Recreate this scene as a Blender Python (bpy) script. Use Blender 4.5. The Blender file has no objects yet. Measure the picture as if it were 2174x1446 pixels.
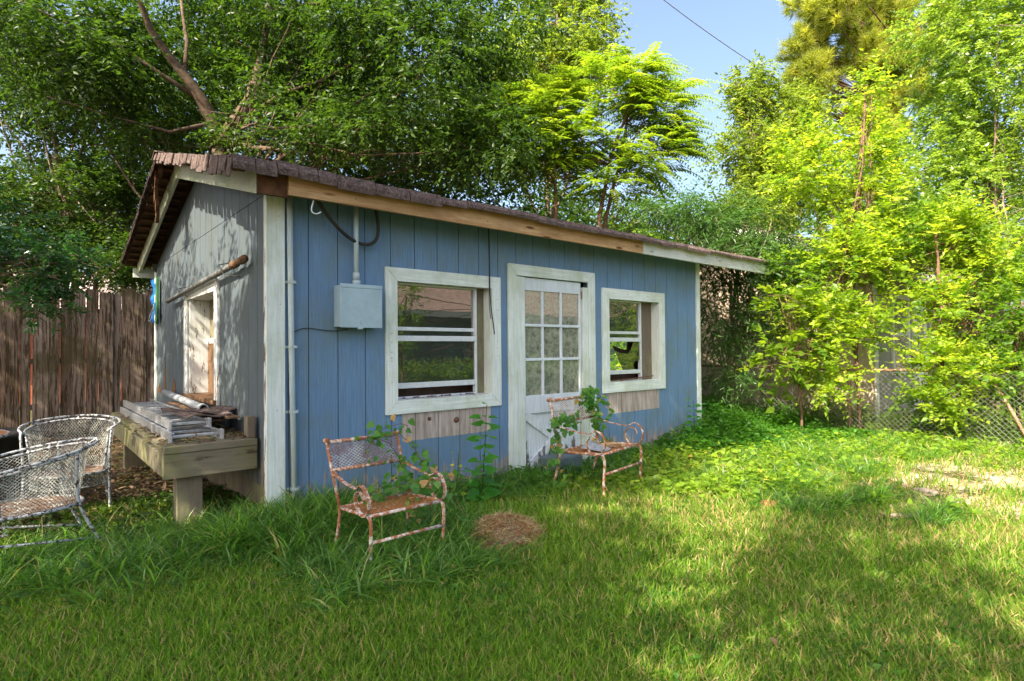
import bpy, math, random
import numpy as np
from mathutils import Vector, Matrix

S = bpy.context.scene
R = math.radians
rng = np.random.default_rng(7)
random.seed(7)

# ------------------------------------------------------------------ camera
F_PX, YAW, PITCH, ROLL = 1220.99, 0.704406, 0.0176997, -0.0095345
CAM = np.array([-1.58086, -4.95593, 1.45])
_cy, _sy, _cp, _sp = math.cos(YAW), math.sin(YAW), math.cos(PITCH), math.sin(PITCH)
FW = np.array([_sy*_cp, _cy*_cp, _sp])
_r = np.array([_cy, -_sy, 0.0]); _u = np.cross(_r, FW)
RT = _r*math.cos(ROLL)+_u*math.sin(ROLL)
UP = -_r*math.sin(ROLL)+_u*math.cos(ROLL)
cam = bpy.data.cameras.new("camera"); cob = bpy.data.objects.new("camera", cam)
S.collection.objects.link(cob); S.camera = cob
cam.sensor_width = 36; cam.lens = F_PX/2174*36; cam.clip_end = 900; cam.clip_start = 0.05
M3 = Matrix(((RT[0], UP[0], -FW[0]), (RT[1], UP[1], -FW[1]), (RT[2], UP[2], -FW[2])))
cob.matrix_world = Matrix.Translation(Vector(CAM)) @ M3.to_4x4()

def W(px, py, d):
    """a point of the place at distance d along the view axis"""
    return CAM+d*FW+(px-1087)/F_PX*d*RT+(723-py)/F_PX*d*UP

# ------------------------------------------------------------------ world, sun, exposure
SUN_D = np.array([1.0, 0.30, -1.0]); SUN_D /= np.linalg.norm(SUN_D)
elev = math.asin(-SUN_D[2]); azim = math.atan2(-SUN_D[0], -SUN_D[1])
w = bpy.data.worlds.new("World"); S.world = w; w.use_nodes = True
wn = w.node_tree.nodes; sky = wn.new("ShaderNodeTexSky"); sky.sky_type = 'NISHITA'; sky.sun_disc = False
sky.sun_elevation = elev; sky.sun_rotation = azim % (2*math.pi)
sky.air_density = 1.0; sky.dust_density = 5.0; sky.ozone_density = 1.0
bg = wn["Background"]; bg.inputs[1].default_value = 0.125
w.node_tree.links.new(sky.outputs[0], bg.inputs[0])
sl = bpy.data.lights.new("sun", 'SUN'); sl.energy = 5.0; sl.angle = R(0.45); sl.color = (1.0, 0.89, 0.70)
so = bpy.data.objects.new("sun", sl); S.collection.objects.link(so)
so.rotation_euler = Vector(SUN_D).to_track_quat('-Z', 'Y').to_euler(); so.location = (-20, -6, 20)
S.view_settings.view_transform = 'Standard'; S.view_settings.look = 'None'
S.view_settings.exposure = 1.72; S.view_settings.gamma = 1
S.render.engine = 'CYCLES'
cy = S.cycles
cy.max_bounces = 8; cy.diffuse_bounces = 4; cy.glossy_bounces = 3; cy.transmission_bounces = 4; cy.transparent_max_bounces = 8
cy.use_denoising = True

# ------------------------------------------------------------------ material helpers
class NT:
    def __init__(s, name):
        s.m = bpy.data.materials.new(name); s.m.use_nodes = True
        s.t = s.m.node_tree; s.n = s.t.nodes; s.b = s.n["Principled BSDF"]; s.out = s.n["Material Output"]
    def L(s, a, b): s.t.links.new(a, b)
    def put(s, sock, v):
        if hasattr(v, 'is_linked'): s.L(v, sock)
        else:
            if sock.type == 'RGBA' and len(v) == 3: v = (*v, 1)
            sock.default_value = v
    def pos(s): return s.n.new("ShaderNodeNewGeometry").outputs['Position']
    def map(s, scale=(1, 1, 1), vec=None):
        m = s.n.new("ShaderNodeMapping"); m.inputs['Scale'].default_value = scale
        s.L(vec or s.pos(), m.inputs[0]); return m.outputs[0]
    def noise(s, scale, detail=4, rough=.6, vec=None, dist=0):
        n = s.n.new("ShaderNodeTexNoise"); n.inputs['Scale'].default_value = scale; n.inputs['Detail'].default_value = detail
        n.inputs['Roughness'].default_value = rough; n.inputs['Distortion'].default_value = dist
        s.L(vec or s.pos(), n.inputs['Vector']); return n.outputs[0]
    def ramp(s, f, a, b):
        r = s.n.new("ShaderNodeMapRange"); r.interpolation_type = 'SMOOTHSTEP'
        r.inputs[1].default_value = a; r.inputs[2].default_value = b; s.L(f, r.inputs[0]); return r.outputs[0]
    def mix(s, f, a, b, mode='MIX'):
        m = s.n.new("ShaderNodeMix"); m.data_type = 'RGBA'; m.blend_type = mode
        s.put(m.inputs[0], f); s.put(m.inputs[6], a); s.put(m.inputs[7], b); return m.outputs[2]
    def math(s, op, a, b=0.0):
        m = s.n.new("ShaderNodeMath"); m.operation = op; m.use_clamp = False
        s.put(m.inputs[0], a); s.put(m.inputs[1], b); return m.outputs[0]
    def attr(s, name):
        a = s.n.new("ShaderNodeAttribute"); a.attribute_name = name; return a.outputs['Fac']
    def sep(s, v=None):
        x = s.n.new("ShaderNodeSeparateXYZ"); s.L(v or s.pos(), x.inputs[0]); return x.outputs
    def bump(s, h, strength=.3, dist=.01):
        b = s.n.new("ShaderNodeBump"); b.inputs['Strength'].default_value = strength; b.inputs['Distance'].default_value = dist
        s.L(h, b.inputs['Height']); s.L(b.outputs[0], s.b.inputs['Normal'])
    def fin(s, col, rough=.7, spec=.3, metal=0.0):
        s.put(s.b.inputs['Base Color'], col); s.put(s.b.inputs['Roughness'], rough)
        s.put(s.b.inputs['Specular IOR Level'], spec); s.b.inputs['Metallic'].default_value = metal
        return s.m

def inbox(s, xyz, x0, x1, z0, z1, wob=None):
    X, Z = xyz[0], xyz[2]
    if wob is not None: Z = s.math('ADD', Z, wob)
    a = s.math('MULTIPLY', s.math('GREATER_THAN', X, x0), s.math('LESS_THAN', X, x1))
    b = s.math('MULTIPLY', s.math('GREATER_THAN', Z, z0), s.math('LESS_THAN', Z, z1))
    return s.math('MULTIPLY', a, b)

def m_painted(name, col, wood, grain=(60, 60, 3), chip=.64, chipw=.05, mild=None, mildamt=.4, rough=.65, patches=None, low=None):
    s = NT(name)
    g = s.noise(1, 6, .65, s.map(grain)); big = s.noise(1.3, 4)
    c = s.mix(s.ramp(g, .3, .7), [v*.82 for v in col], [min(1, v*1.1) for v in col])
    c = s.mix(s.math('MULTIPLY', s.ramp(big, .35, .7), .3), c, [v*.72 for v in col])
    if mild is not None:
        c = s.mix(s.math('MULTIPLY', s.ramp(s.noise(2.2, 5, .7, s.map((1, 1, .7))), .42, .68), mildamt), c, mild)
    wd = s.mix(s.ramp(s.noise(1, 5, .6, s.map((grain[0]*.6, grain[1]*.6, grain[2]*.6))), .3, .7), [v*.45 for v in wood], wood)
    cm = s.noise(1, 7, .72, s.map((14 if grain[0] > 9 else 3, 14 if grain[1] > 9 else 3, 14 if grain[2] > 9 else 3)))
    mask = s.ramp(cm, chip, chip+chipw)
    if low is not None:   # flaking where rain splashes up
        z = s.sep()[2]
        lowm = s.ramp(z, low, 0.0)
        mask = s.math('MAXIMUM', mask, s.ramp(s.math('ADD', cm, s.math('MULTIPLY', lowm, .22)), .62, .70))
    c = s.mix(mask, c, wd)
    if patches:
        xyz = s.sep()
        wob = s.math('MULTIPLY', s.math('SUBTRACT', s.noise(9, 3), .5), .035)
        for (x0, x1, z0, z1) in patches:
            pw = s.mix(s.ramp(s.noise(1, 6, .7, s.map((26, 26, 2.2))), .3, .72), (.23, .18, .15), (.52, .45, .42))
            pw = s.mix(s.ramp(s.noise(1, 6, .7, s.map((7, 7, 3))), .6, .72), pw, (.16, .11, .08))
            c = s.mix(inbox(s, xyz, x0, x1, z0, z1, wob), c, pw)
    s.bump(s.math('ADD', g, s.math('MULTIPLY', mask, -.5)), .35, .006)
    return s.fin(c, rough, .25)

def m_wood(name, a, b, grain=(30, 30, 2), rough=.8, knots=None, moss=None, bump=.4):
    s = NT(name)
    g = s.noise(1, 7, .7, s.map(grain), .4); f = s.noise(1, 3, .5, s.map([v*5 for v in grain]))
    big = s.noise(2.5, 3)
    c = s.mix(s.ramp(g, .3, .7), a, b)
    c = s.mix(s.math('MULTIPLY', s.ramp(f, .5, .7), .45), c, [v*.5 for v in a])
    c = s.mix(s.math('MULTIPLY', s.ramp(big, .35, .7), .35), c, [v*.6 for v in a])
    if knots:
        v = s.n.new("ShaderNodeTexVoronoi"); v.inputs['Scale'].default_value = 1
        s.L(s.map(knots), v.inputs['Vector']); c = s.mix(s.ramp(v.outputs['Distance'], .2, .07), c, (.12, .05, .02))
    if moss: c = s.mix(s.math('MULTIPLY', s.ramp(s.noise(5, 5, .7), .48, .66), .7), c, moss)
    s.bump(g, bump, .008)
    return s.fin(c, rough, .2)

def m_leaf(name, a, b, tr=.45, rough=.45, spec=.4, third=None, tint=(1.0, .95, .16)):
    s = NT(name); r = s.attr('rnd')
    c = s.mix(r, a, b)
    if third: c = s.mix(s.math('MULTIPLY', s.ramp(r, .9, .97), 1.0), c, third)
    s.fin(c, rough, spec)
    t = s.n.new("ShaderNodeBsdfTranslucent")
    tc = s.mix(.65, c, tint, 'MULTIPLY')
    g = s.n.new("ShaderNodeVectorMath"); g.operation = 'SCALE'; g.inputs['Scale'].default_value = 3.0
    s.L(tc, g.inputs[0]); s.L(g.outputs[0], t.inputs[0])
    mx = s.n.new("ShaderNodeMixShader"); mx.inputs[0].default_value = tr
    s.L(s.b.outputs[0], mx.inputs[1]); s.L(t.outputs[0], mx.inputs[2]); s.L(mx.outputs[0], s.out.inputs[0])
    return s.m

def m_plain(name, col, rough=.6, spec=.3, metal=0, var=.25, scale=6, dirt=None, dirtt=(.55, .7), bump=0):
    s = NT(name); n = s.noise(scale, 5, .65)
    c = s.mix(s.ramp(n, .3, .7), [v*(1-var) for v in col], [min(1, v*(1+var*.5)) for v in col])
    if dirt: c = s.mix(s.ramp(s.noise(scale*3.1, 6, .7), *dirtt), c, dirt)
    if bump: s.bump(n, bump, .01)
    return s.fin(c, rough, spec, metal)

# ------------------------------------------------------------------ mesh helpers
class MB:
    def __init__(s): s.v = []; s.f = []; s.pc = []
    def add(s, vs, fs):
        s.pc.append((list(vs), list(fs))); o = len(s.v); s.v += [tuple(map(float, v)) for v in vs]; s.f += [tuple(i+o for i in f) for f in fs]; return s
    def box(s, x0, x1, y0, y1, z0, z1):
        vs = [(x, y, z) for x in (x0, x1) for y in (y0, y1) for z in (z0, z1)]
        return s.add(vs, [(0, 1, 3, 2), (4, 6, 7, 5), (0, 4, 5, 1), (2, 3, 7, 6), (0, 2, 6, 4), (1, 5, 7, 3)])
    def obox(s, c, ax, ay, az):
        """box round centre c with half-axis vectors"""
        c, ax, ay, az = map(np.array, (c, ax, ay, az))
        vs = [c+i*ax+j*ay+k*az for i in (-1, 1) for j in (-1, 1) for k in (-1, 1)]
        return s.add(vs, [(0, 1, 3, 2), (4, 6, 7, 5), (0, 4, 5, 1), (2, 3, 7, 6), (0, 2, 6, 4), (1, 5, 7, 3)])
    def beam(s, a, b, w, h, up=(0, 0, 1)):
        a, b = np.array(a, float), np.array(b, float); d = (b-a)/2; L = np.linalg.norm(d); n = d/L
        sd = np.cross(n, up); sd /= np.linalg.norm(sd); u2 = np.cross(sd, n)
        return s.obox((a+b)/2, d, sd*w/2, u2*h/2)
    def prism(s, poly, axis, a, b):
        n = len(poly)
        def P(p, t):
            q = list(p); q.insert(axis, t); return q
        vs = [P(p, a) for p in poly]+[P(p, b) for p in poly]
        return s.add(vs, [tuple(range(n))[::-1], tuple(range(n, 2*n))]+[(i, (i+1) % n, n+(i+1) % n, n+i) for i in range(n)])
    def tube(s, pts, r, n=8, cap=True):
        pts = np.array(pts, float); k = len(pts); r = np.broadcast_to(np.array(r, float), (k,))
        t = np.gradient(pts, axis=0); t /= np.linalg.norm(t, axis=1)[:, None]+1e-9
        up = np.array([0, 0, 1.]) if abs(t[0][2]) < .9 else np.array([1., 0, 0])
        vs = []; u = up
        for i in range(k):
            sd = np.cross(t[i], u); sd /= np.linalg.norm(sd)+1e-9; u = np.cross(sd, t[i])
            for j in range(n):
                a = 2*math.pi*j/n; vs.append(pts[i]+r[i]*(math.cos(a)*sd+math.sin(a)*u))
        fs = [(i*n+j, i*n+(j+1) % n, (i+1)*n+(j+1) % n, (i+1)*n+j) for i in range(k-1) for j in range(n)]
        if cap: fs += [tuple(range(n))[::-1], tuple(range((k-1)*n, k*n))]
        return s.add(vs, fs)
    def each(s, name, mat, parent=None, smooth=False, bevel=0):
        return [MB().add(v, f).build(name, mat, parent, smooth, bevel) for v, f in s.pc]
    def build(s, name, mat, parent=None, smooth=False, bevel=0):
        off = np.array(parent.matrix_world.translation) if parent is not None and parent.type == 'EMPTY' else \
            (np.array(parent['_o']) if parent is not None and '_o' in parent else np.zeros(3))
        me = bpy.data.meshes.new(name)
        v = np.array(s.v)-off
        me.from_pydata(v.tolist(), [], s.f); me.materials.append(mat)
        if smooth: me.polygons.foreach_set('use_smooth', [True]*len(s.f))
        return link(name, me, parent, off, bevel)

def link(name, me, parent, off, bevel=0):
    o = bpy.data.objects.new(name, me); S.collection.objects.link(o)
    if parent is not None: o.parent = parent
    o['_o'] = [float(x) for x in off]
    if bevel:
        b = o.modifiers.new('bevel', 'BEVEL'); b.width = bevel; b.segments = 2; b.limit_method = 'ANGLE'
    return o

def thing(name, label, cat, loc=(0, 0, 0), group=None):
    o = bpy.data.objects.new(name, None); S.collection.objects.link(o); o.location = loc; o.empty_display_size = .2
    o.matrix_world = Matrix.Translation(Vector([float(x) for x in loc]))
    return tag(o, label, cat, group)

def tag(o, label=None, cat=None, group=None, kind=None):
    if label: o['label'] = label
    if cat: o['category'] = cat
    if group: o['group'] = group
    if kind: o['kind'] = kind
    return o

# ---- many small faces at once
T_OVAL = (np.array([(0, 0, 0), (.3, .42, .10), (.72, .32, .10), (1, 0, 0), (.72, -.32, .10), (.3, -.42, .10), (.5, 0, 0)]),
          [(0, 6, 1), (1, 6, 2), (2, 6, 3), (0, 5, 6), (5, 4, 6), (4, 3, 6)])
T_DIAM = (np.array([(0, 0, 0), (.42, .5, .12), (1, 0, -.05), (.42, -.5, .12)]), [(0, 2, 1), (0, 3, 2)])
T_HEART = (np.array([(0, 0, 0), (-.12, .3, .05), (.18, .52, .1), (.6, .34, .06), (1, 0, -.08), (.6, -.34, .06), (.18, -.52, .1), (-.12, -.3, .05), (.45, 0, -.02)]),
           [(0, 8, 1), (1, 8, 2), (2, 8, 3), (3, 8, 4), (0, 7, 8), (7, 6, 8), (6, 5, 8), (5, 4, 8)])
T_NEEDLE = (np.array([(0, .5, 0), (1, 0, 0), (0, -.5, 0)]), [(0, 2, 1)])

def scatter(name, mat, parent, P, D, N, L, Wd, tmpl=T_DIAM, rnd=None):
    """P points, D directions, N normals, L lengths, Wd widths"""
    n = len(P); T, Fc = tmpl; k = len(T)
    D = D/(np.linalg.norm(D, axis=1)[:, None]+1e-9)
    B = np.cross(N, D); B /= np.linalg.norm(B, axis=1)[:, None]+1e-9; N = np.cross(D, B)
    V = P[:, None, :]+T[None, :, 0, None]*(D*L[:, None])[:, None, :]+T[None, :, 1, None]*(B*Wd[:, None])[:, None, :]+T[None, :, 2, None]*(N*Wd[:, None])[:, None, :]
    off = np.array(parent.matrix_world.translation) if parent is not None and parent.type == 'EMPTY' else np.zeros(3)
    if parent is not None and parent.type != 'EMPTY': off = np.array(parent['_o'])
    V = (V-off).reshape(-1, 3)
    fl = np.concatenate([np.array(f) for f in Fc]); sz = [len(f) for f in Fc]; nf = len(Fc)
    loops = (fl[None, :]+(np.arange(n)*k)[:, None]).reshape(-1)
    starts = np.concatenate([[0], np.cumsum(sz)[:-1]])
    ls = (starts[None, :]+(np.arange(n)*len(fl))[:, None]).reshape(-1)
    me = bpy.data.meshes.new(name)
    me.vertices.add(len(V)); me.vertices.foreach_set('co', V.astype(np.float32).reshape(-1))
    me.loops.add(len(loops)); me.loops.foreach_set('vertex_index', loops.astype(np.int32))
    me.polygons.add(n*nf); me.polygons.foreach_set('loop_start', ls.astype(np.int32))
    me.update(calc_edges=True)
    if rnd is None: rnd = rng.random(n)
    a = me.attributes.new('rnd', 'FLOAT', 'FACE'); a.data.foreach_set('value', np.repeat(np.clip(rnd, 0, 1), nf).astype(np.float32))
    me.materials.append(mat)
    return link(name, me, parent, off)

def unit(n):
    v = rng.normal(size=(n, 3)); return v/np.linalg.norm(v, axis=1)[:, None]

def ell(c, r, n, shell=.45):
    d = unit(n); rad = (rng.random(n)**(shell))
    return np.array(c)+d*rad[:, None]*np.array(r), d

def clumped(blobs, nspray, sub=14, subr=.34, shell=.4):
    """spray origins spread through lumpy sub-clumps of each blob, so the crown has gaps and an uneven edge"""
    Ps, Ds = [], []
    vol = np.array([b[1][0]*b[1][1]*b[1][2] for b in blobs])**(2/3); vol = vol/vol.sum()
    for (c, r), wgt in zip(blobs, vol):
        n = max(8, int(nspray*wgt)); c = np.array(c); r = np.array(r)
        cc, _ = ell(c, r*.86, sub, .5)
        idx = rng.integers(0, sub, n)
        d = unit(n); size = subr*(.6+.8*rng.random(sub))
        p = cc[idx]+d*(rng.random(n)**shell)[:, None]*r*size[idx][:, None]
        out = (p-c)/r; out /= np.linalg.norm(out, axis=1)[:, None]+1e-9
        Ps.append(p); Ds.append(out*.6+d*.7)
    return np.vstack(Ps), np.vstack(Ds)

def sprays(P, D, per, slen, L, Wd, droop=.25, up=.8, spread=.9):
    """leaves alternate along a short twig at each P"""
    n = len(P); D = D.copy(); D[:, 2] -= droop; D /= np.linalg.norm(D, axis=1)[:, None]
    t = (np.arange(per)+.5)/per
    s = slen*(.6+.8*rng.random(n))
    pts = P[:, None, :]+D[:, None, :]*(s[:, None]*t[None, :])[..., None]
    pts[..., 2] -= (t**2)[None, :]*s[:, None]*droop*.6
    side = np.cross(D, np.array([0, 0, 1.]))+rng.normal(size=(n, 3))*.25; side /= np.linalg.norm(side, axis=1)[:, None]
    sg = np.where(np.arange(per) % 2, 1, -1)
    ld = D[:, None, :]*.55+side[:, None, :]*sg[None, :, None]*spread+rng.normal(size=(n, per, 3))*.25
    ld[..., 2] -= droop*.6
    nn = np.array([0, 0, up])+rng.normal(size=(n, per, 3))*.45
    m = n*per
    rn = (rng.random(n)[:, None]*.6+rng.random((n, per))*.4).reshape(-1)
    ll = L*(.65+.7*rng.random(m))
    return pts.reshape(m, 3), ld.reshape(m, 3), nn.reshape(m, 3), ll, ll*Wd, rn

def wob_path(a, b, k=8, amp=.08):
    a, b = np.array(a, float), np.array(b, float); t = np.linspace(0, 1, k)[:, None]
    p = a+(b-a)*t; L = np.linalg.norm(b-a)
    n = np.cumsum(rng.normal(size=(k, 3)), axis=0)*amp*L/k; n -= n[0]+(n[-1]-n[0])*t
    return p+n

def tree(name, label, blobs, trunk, tr, n, per, slen, L, Wd, leafm, barkm, cat='tree', group=None, limbs=14, droop=.25, sub=14, subr=.34, tmpl=T_DIAM, extra=None, up=.8, shell=.4, branch_r=.03, spread=.9):
    root = thing(name, label, cat, trunk[0], group)
    mb = MB(); tp = np.array(trunk, float)
    path = np.vstack([wob_path(tp[i], tp[i+1], 6, .06)[(1 if i else 0):] for i in range(len(tp)-1)])
    mb.tube(path, np.linspace(tr, tr*.45, len(path)), 10)
    mb.build('trunk', barkm, root, True)
    bb = MB(); k = len(path)
    for i in range(limbs):
        c, r = blobs[rng.integers(0, len(blobs))]; e, _ = ell(c, np.array(r)*.8, 1, .6)
        st = path[rng.integers(int(k*(.3 if tr < .05 else .45)), k)]
        q = wob_path(st, e[0], 9, .12); bb.tube(q, np.linspace(branch_r, .006, 9), 6)
        for _ in range(3):
            e2 = q[rng.integers(3, 9)]; bb.tube(wob_path(e2, e2+rng.normal(size=3)*np.array(r)*.35, 5, .1), np.linspace(branch_r*.35, .004, 5), 4)
    if extra:
        for pts, r0, r1 in extra: bb.tube(np.array(pts, float), r1+(r0-r1)*(1-np.linspace(0, 1, len(pts)))**2.0, 9)
    bb.build('branch', barkm, root, True)
    P, D = clumped(blobs, n, sub, subr, shell)
    P = P[P[:, 2] > .05]; D = D[:len(P)] if len(D) != len(P) else D
    a = sprays(P, D, per, slen, L, Wd, droop, up, spread)
    scatter('crown', leafm, root, *a[:5], tmpl, a[5])
    return root

# ------------------------------------------------------------------ materials
BLUE = (.130, .230, .375)
m_blue = m_painted('blue siding paint', BLUE, (.34, .30, .27), (70, 70, 3.2), .665, .08, mild=(.13, .16, .10), mildamt=.45, low=.62,
                   patches=[(1.22, 2.315, .578, .86), (4.27, 5.40, .605, .88)])
m_gable = m_painted('weathered shaded gable paint', (.085, .108, .125), (.20, .17, .15), (70, 70, 3.2), .60, .12, mild=(.06, .065, .045), mildamt=.4, low=1.1)  # the blue paint more weathered, with the gable's shade darkened into it
m_trimx = m_painted('white trim', (.66, .72, .70), (.28, .26, .22), (3, 60, 60), .72, .06, mild=(.36, .42, .27), mildamt=.55)
m_trimz = m_painted('white trim upright', (.66, .72, .70), (.28, .26, .22), (60, 60, 3), .72, .06, mild=(.36, .42, .27), mildamt=.5)
m_peel = m_painted('peeling white trim', (.60, .62, .62), (.20, .11, .07), (50, 50, 4), .545, .05, mild=(.4, .4, .33), mildamt=.4)
m_door = m_painted('door paint', (.62, .68, .76), (.20, .18, .16), (50, 50, 3), .75, .06, mild=(.45, .5, .45), mildamt=.3, low=.62)
m_newwood = m_wood('raw pine', (.36, .20, .09), (.56, .37, .20), (1.6, 24, 24), knots=(2.2, 9, 9))
m_tailwood = m_plain('dark brown board', (.11, .055, .03), .85, .1, var=.4, scale=9)
m_whitebd = m_painted('white fascia', (.60, .62, .60), (.25, .22, .18), (2.5, 50, 50), .58, .10, mild=(.3, .33, .2), mildamt=.5)
m_rake = m_painted('rake board', (.44, .46, .38), (.20, .14, .09), (50, 2.5, 50), .66, .06, mild=(.30, .34, .18), mildamt=.7)
m_shingle = m_plain('asphalt shingle', (.095, .068, .062), .95, .1, var=.45, scale=14, dirt=(.17, .135, .125), dirtt=(.5, .62), bump=.6)
m_deckbrown = m_plain('roof deck underside', (.075, .045, .03), .95, .1, var=.5, scale=5)
m_grey = m_painted('grey bench lumber', (.17, .150, .105), (.085, .055, .03), (3, 40, 40), .56, .12, mild=(.14, .145, .045), mildamt=.85, rough=.85)
m_greyz = m_painted('grey post lumber', (.15, .12, .09), (.07, .045, .028), (40, 40, 3), .64, .1, mild=(.22, .23, .11), mildamt=.6, rough=.85)
def m_picket():
    s = NT('picket wood'); g = s.noise(1, 7, .7, s.map((26, 26, 1.6)), .5); f = s.noise(1, 4, .6, s.map((90, 90, 5)))
    gi = s.n.new("ShaderNodeNewGeometry").outputs['Random Per Island']
    c = s.mix(gi, (.10, .068, .046), (.25, .195, .165))
    c = s.mix(s.ramp(g, .46, .56), c, (.050, .032, .018))
    c = s.mix(s.math('MULTIPLY', s.ramp(f, .52, .66), .5), c, (.26, .21, .19))
    c = s.mix(s.math('MULTIPLY', s.ramp(s.noise(1.1, 4), .5, .64), .7), c, (.06, .05, .022))
    s.bump(g, .7, .012); return s.fin(c, .92, .15)
m_fence = m_picket()
m_fence_old = m_painted('fence picket', (.185, .145, .125), (.085, .055, .032), (22, 22, 1.6), .50, .10, mild=(.075, .06, .035), mildamt=.95, rough=.9)
m_alu = m_plain('dull aluminium', (.50, .51, .53), .42, .5, .75, .25, 18, dirt=(.22, .19, .15), dirtt=(.58, .7))
m_pvc = m_plain('grey pipe', (.28, .30, .32), .5, .4, 0, .2, 9, dirt=(.12, .11, .09), dirtt=(.6, .72))
m_dpipe = m_plain('weathered grey pipe', (.12, .12, .115), .6, .3, 0, .35, 12, dirt=(.06, .05, .04), dirtt=(.55, .68))
m_conduit = m_painted('painted conduit', (.42, .52, .56), (.25, .25, .25), (40, 40, 2.5), .72, .05, mild=(.36, .36, .22), mildamt=.6, rough=.5)
m_box = m_plain('painted metal box', (.33, .45, .52), .45, .45, .1, .12, 5, dirt=(.2, .22, .19), dirtt=(.68, .78))
m_black = m_plain('black rubber', (.03, .028, .025), .6, .3, var=.3)
m_dark = m_plain('dark inside', (.17, .115, .095), .95, .05, var=.4, scale=3)
m_vinyl = m_plain('white sash', (.62, .66, .70), .4, .4, .2, .12, 12, dirt=(.3, .3, .26), dirtt=(.62, .72))
m_cork = m_plain('corroded fitting', (.15, .085, .045), .85, .2, var=.6, scale=30, dirt=(.10, .07, .05))
def m_rust(name, white, rust, t0, t1, sc=14, rust2=(.34, .13, .05)):
    s = NT(name); n = s.noise(sc, 7, .7); n2 = s.noise(sc*4, 5, .7)
    c = s.mix(s.ramp(n2, .3, .7), rust, rust2)
    m = s.ramp(n, t0, t1); c = s.mix(m, [v for v in c] if isinstance(c, tuple) else c, white)
    c = s.mix(m, s.mix(s.ramp(n2, .35, .65), rust, rust2), s.mix(s.ramp(n2, .5, .8), white, [v*.75 for v in white]))
    s.bump(n, .5, .004)
    return s.fin(c, .75, .25)
m_rusty = m_rust('rusty white paint', (.66, .60, .55), (.26, .095, .04), .45, .63, 22)
m_rustback = m_rust('rust stained white mesh', (.62, .58, .54), (.28, .11, .045), .40, .62, 9, (.42, .2, .08))
m_litterseat = m_rust('littered mesh seat', (.36, .34, .31), (.10, .06, .04), .50, .62, 16, (.17, .10, .065))
m_rustseat = m_rust('rusty mesh', (.62, .55, .48), (.22, .08, .03), .56, .68, 11, (.42, .19, .07))
m_chipped = m_rust('chipped white paint', (.44, .46, .48), (.03, .028, .032), .45, .50, 34, (.10, .075, .06))
m_chipmesh = m_rust('chipped mesh paint', (.38, .39, .36), (.05, .045, .04), .42, .52, 40, (.17, .13, .09))
m_tan = m_painted('tan siding', (.50, .40, .30), (.30, .24, .2), (40, 40, 3), .75, .05, rough=.8)
m_tanwhite = m_plain('tan building trim', (.72, .70, .66), .6, .3, var=.1)
m_chain = m_plain('galvanised wire', (.24, .23, .21), .6, .4, .4, .4, 8, dirt=(.16, .09, .05))
m_rustpost = m_plain('rusty post', (.24, .13, .08), .8, .2, .2, .4, 20, dirt=(.4, .3, .22), dirtt=(.5, .6))
m_bark = m_plain('grey brown bark', (.21, .155, .11), .95, .1, var=.5, scale=9, dirt=(.30, .26, .2), dirtt=(.5, .65), bump=.8)
m_barkd = m_plain('dark bark', (.105, .075, .052), .95, .1, var=.5, scale=9, dirt=(.19, .15, .11), dirtt=(.55, .68), bump=.8)
m_barkr = m_plain('reddish young bark', (.15, .09, .06), .9, .1, var=.35, scale=9)
m_ground = None
def glass(name, refl, tint, dirt, dm=(.50, .75), dcol=(.34, .38, .34)):
    s = NT(name)
    tr = s.n.new("ShaderNodeBsdfTransparent"); tr.inputs[0].default_value = (*tint, 1)
    gl = s.n.new("ShaderNodeBsdfGlossy"); gl.inputs['Roughness'].default_value = .015; gl.inputs[0].default_value = (1, 1, 1, 1)
    di = s.n.new("ShaderNodeBsdfDiffuse"); s.put(di.inputs[0], dcol)
    fr = s.n.new("ShaderNodeFresnel"); fr.inputs[0].default_value = 1.5
    f = s.math('ADD', s.math('MULTIPLY', fr.outputs[0], 1.8), refl)
    bm = s.n.new("ShaderNodeBump"); bm.inputs['Strength'].default_value = .05; bm.inputs['Distance'].default_value = .01
    s.L(s.noise(2.5, 2), bm.inputs['Height']); s.L(bm.outputs[0], gl.inputs['Normal'])
    m1 = s.n.new("ShaderNodeMixShader"); s.L(f, m1.inputs[0]); s.L(tr.outputs[0], m1.inputs[1]); s.L(gl.outputs[0], m1.inputs[2])
    m2 = s.n.new("ShaderNodeMixShader")
    d = s.math('ADD', s.math('MULTIPLY', s.ramp(s.noise(14, 7, .75), *dm), dirt), dirt*.35)
    s.L(d, m2.inputs[0]); s.L(m1.outputs[0], m2.inputs[1]); s.L(di.outputs[0], m2.inputs[2]); s.L(m2.outputs[0], s.out.inputs[0])
    return s.m
m_glass = glass('dusty window glass', .07, (.62, .62, .58), .12)
m_doorglass = glass('filmed door glass', .17, (.35, .4, .38), .55, (.30, .72), (.42, .45, .34))

L_dark = m_leaf('dark green leaf', (.008, .028, .005), (.050, .095, .012), .36, .42, .3)
L_mid = m_leaf('mid green leaf', (.030, .085, .010), (.13, .22, .020), .44, .45, .3)
L_holly = m_leaf('glossy leaf', (.018, .06, .022), (.04, .12, .035), .25, .22, .6)
L_olive = m_leaf('olive leaf', (.045, .09, .012), (.20, .26, .035), .40, .42, .4, (.32, .26, .05))
L_heaven = m_leaf('bright pinnate leaf', (.035, .095, .008), (.20, .27, .018), .44, .45, .3)
L_yellow = m_leaf('yellow green leaf', (.040, .125, .010), (.31, .375, .030), .44, .45, .35, (.44, .40, .07))
L_willow = m_leaf('narrow leaf', (.025, .075, .016), (.07, .14, .03), .36, .4, .4)
L_privet = m_leaf('small glossy leaf', (.055, .125, .016), (.23, .31, .045), .42, .30, .7)
L_pine = m_leaf('pine needle', (.06, .10, .014), (.33, .345, .05), .40, .5, .3, (.42, .30, .07))
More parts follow.
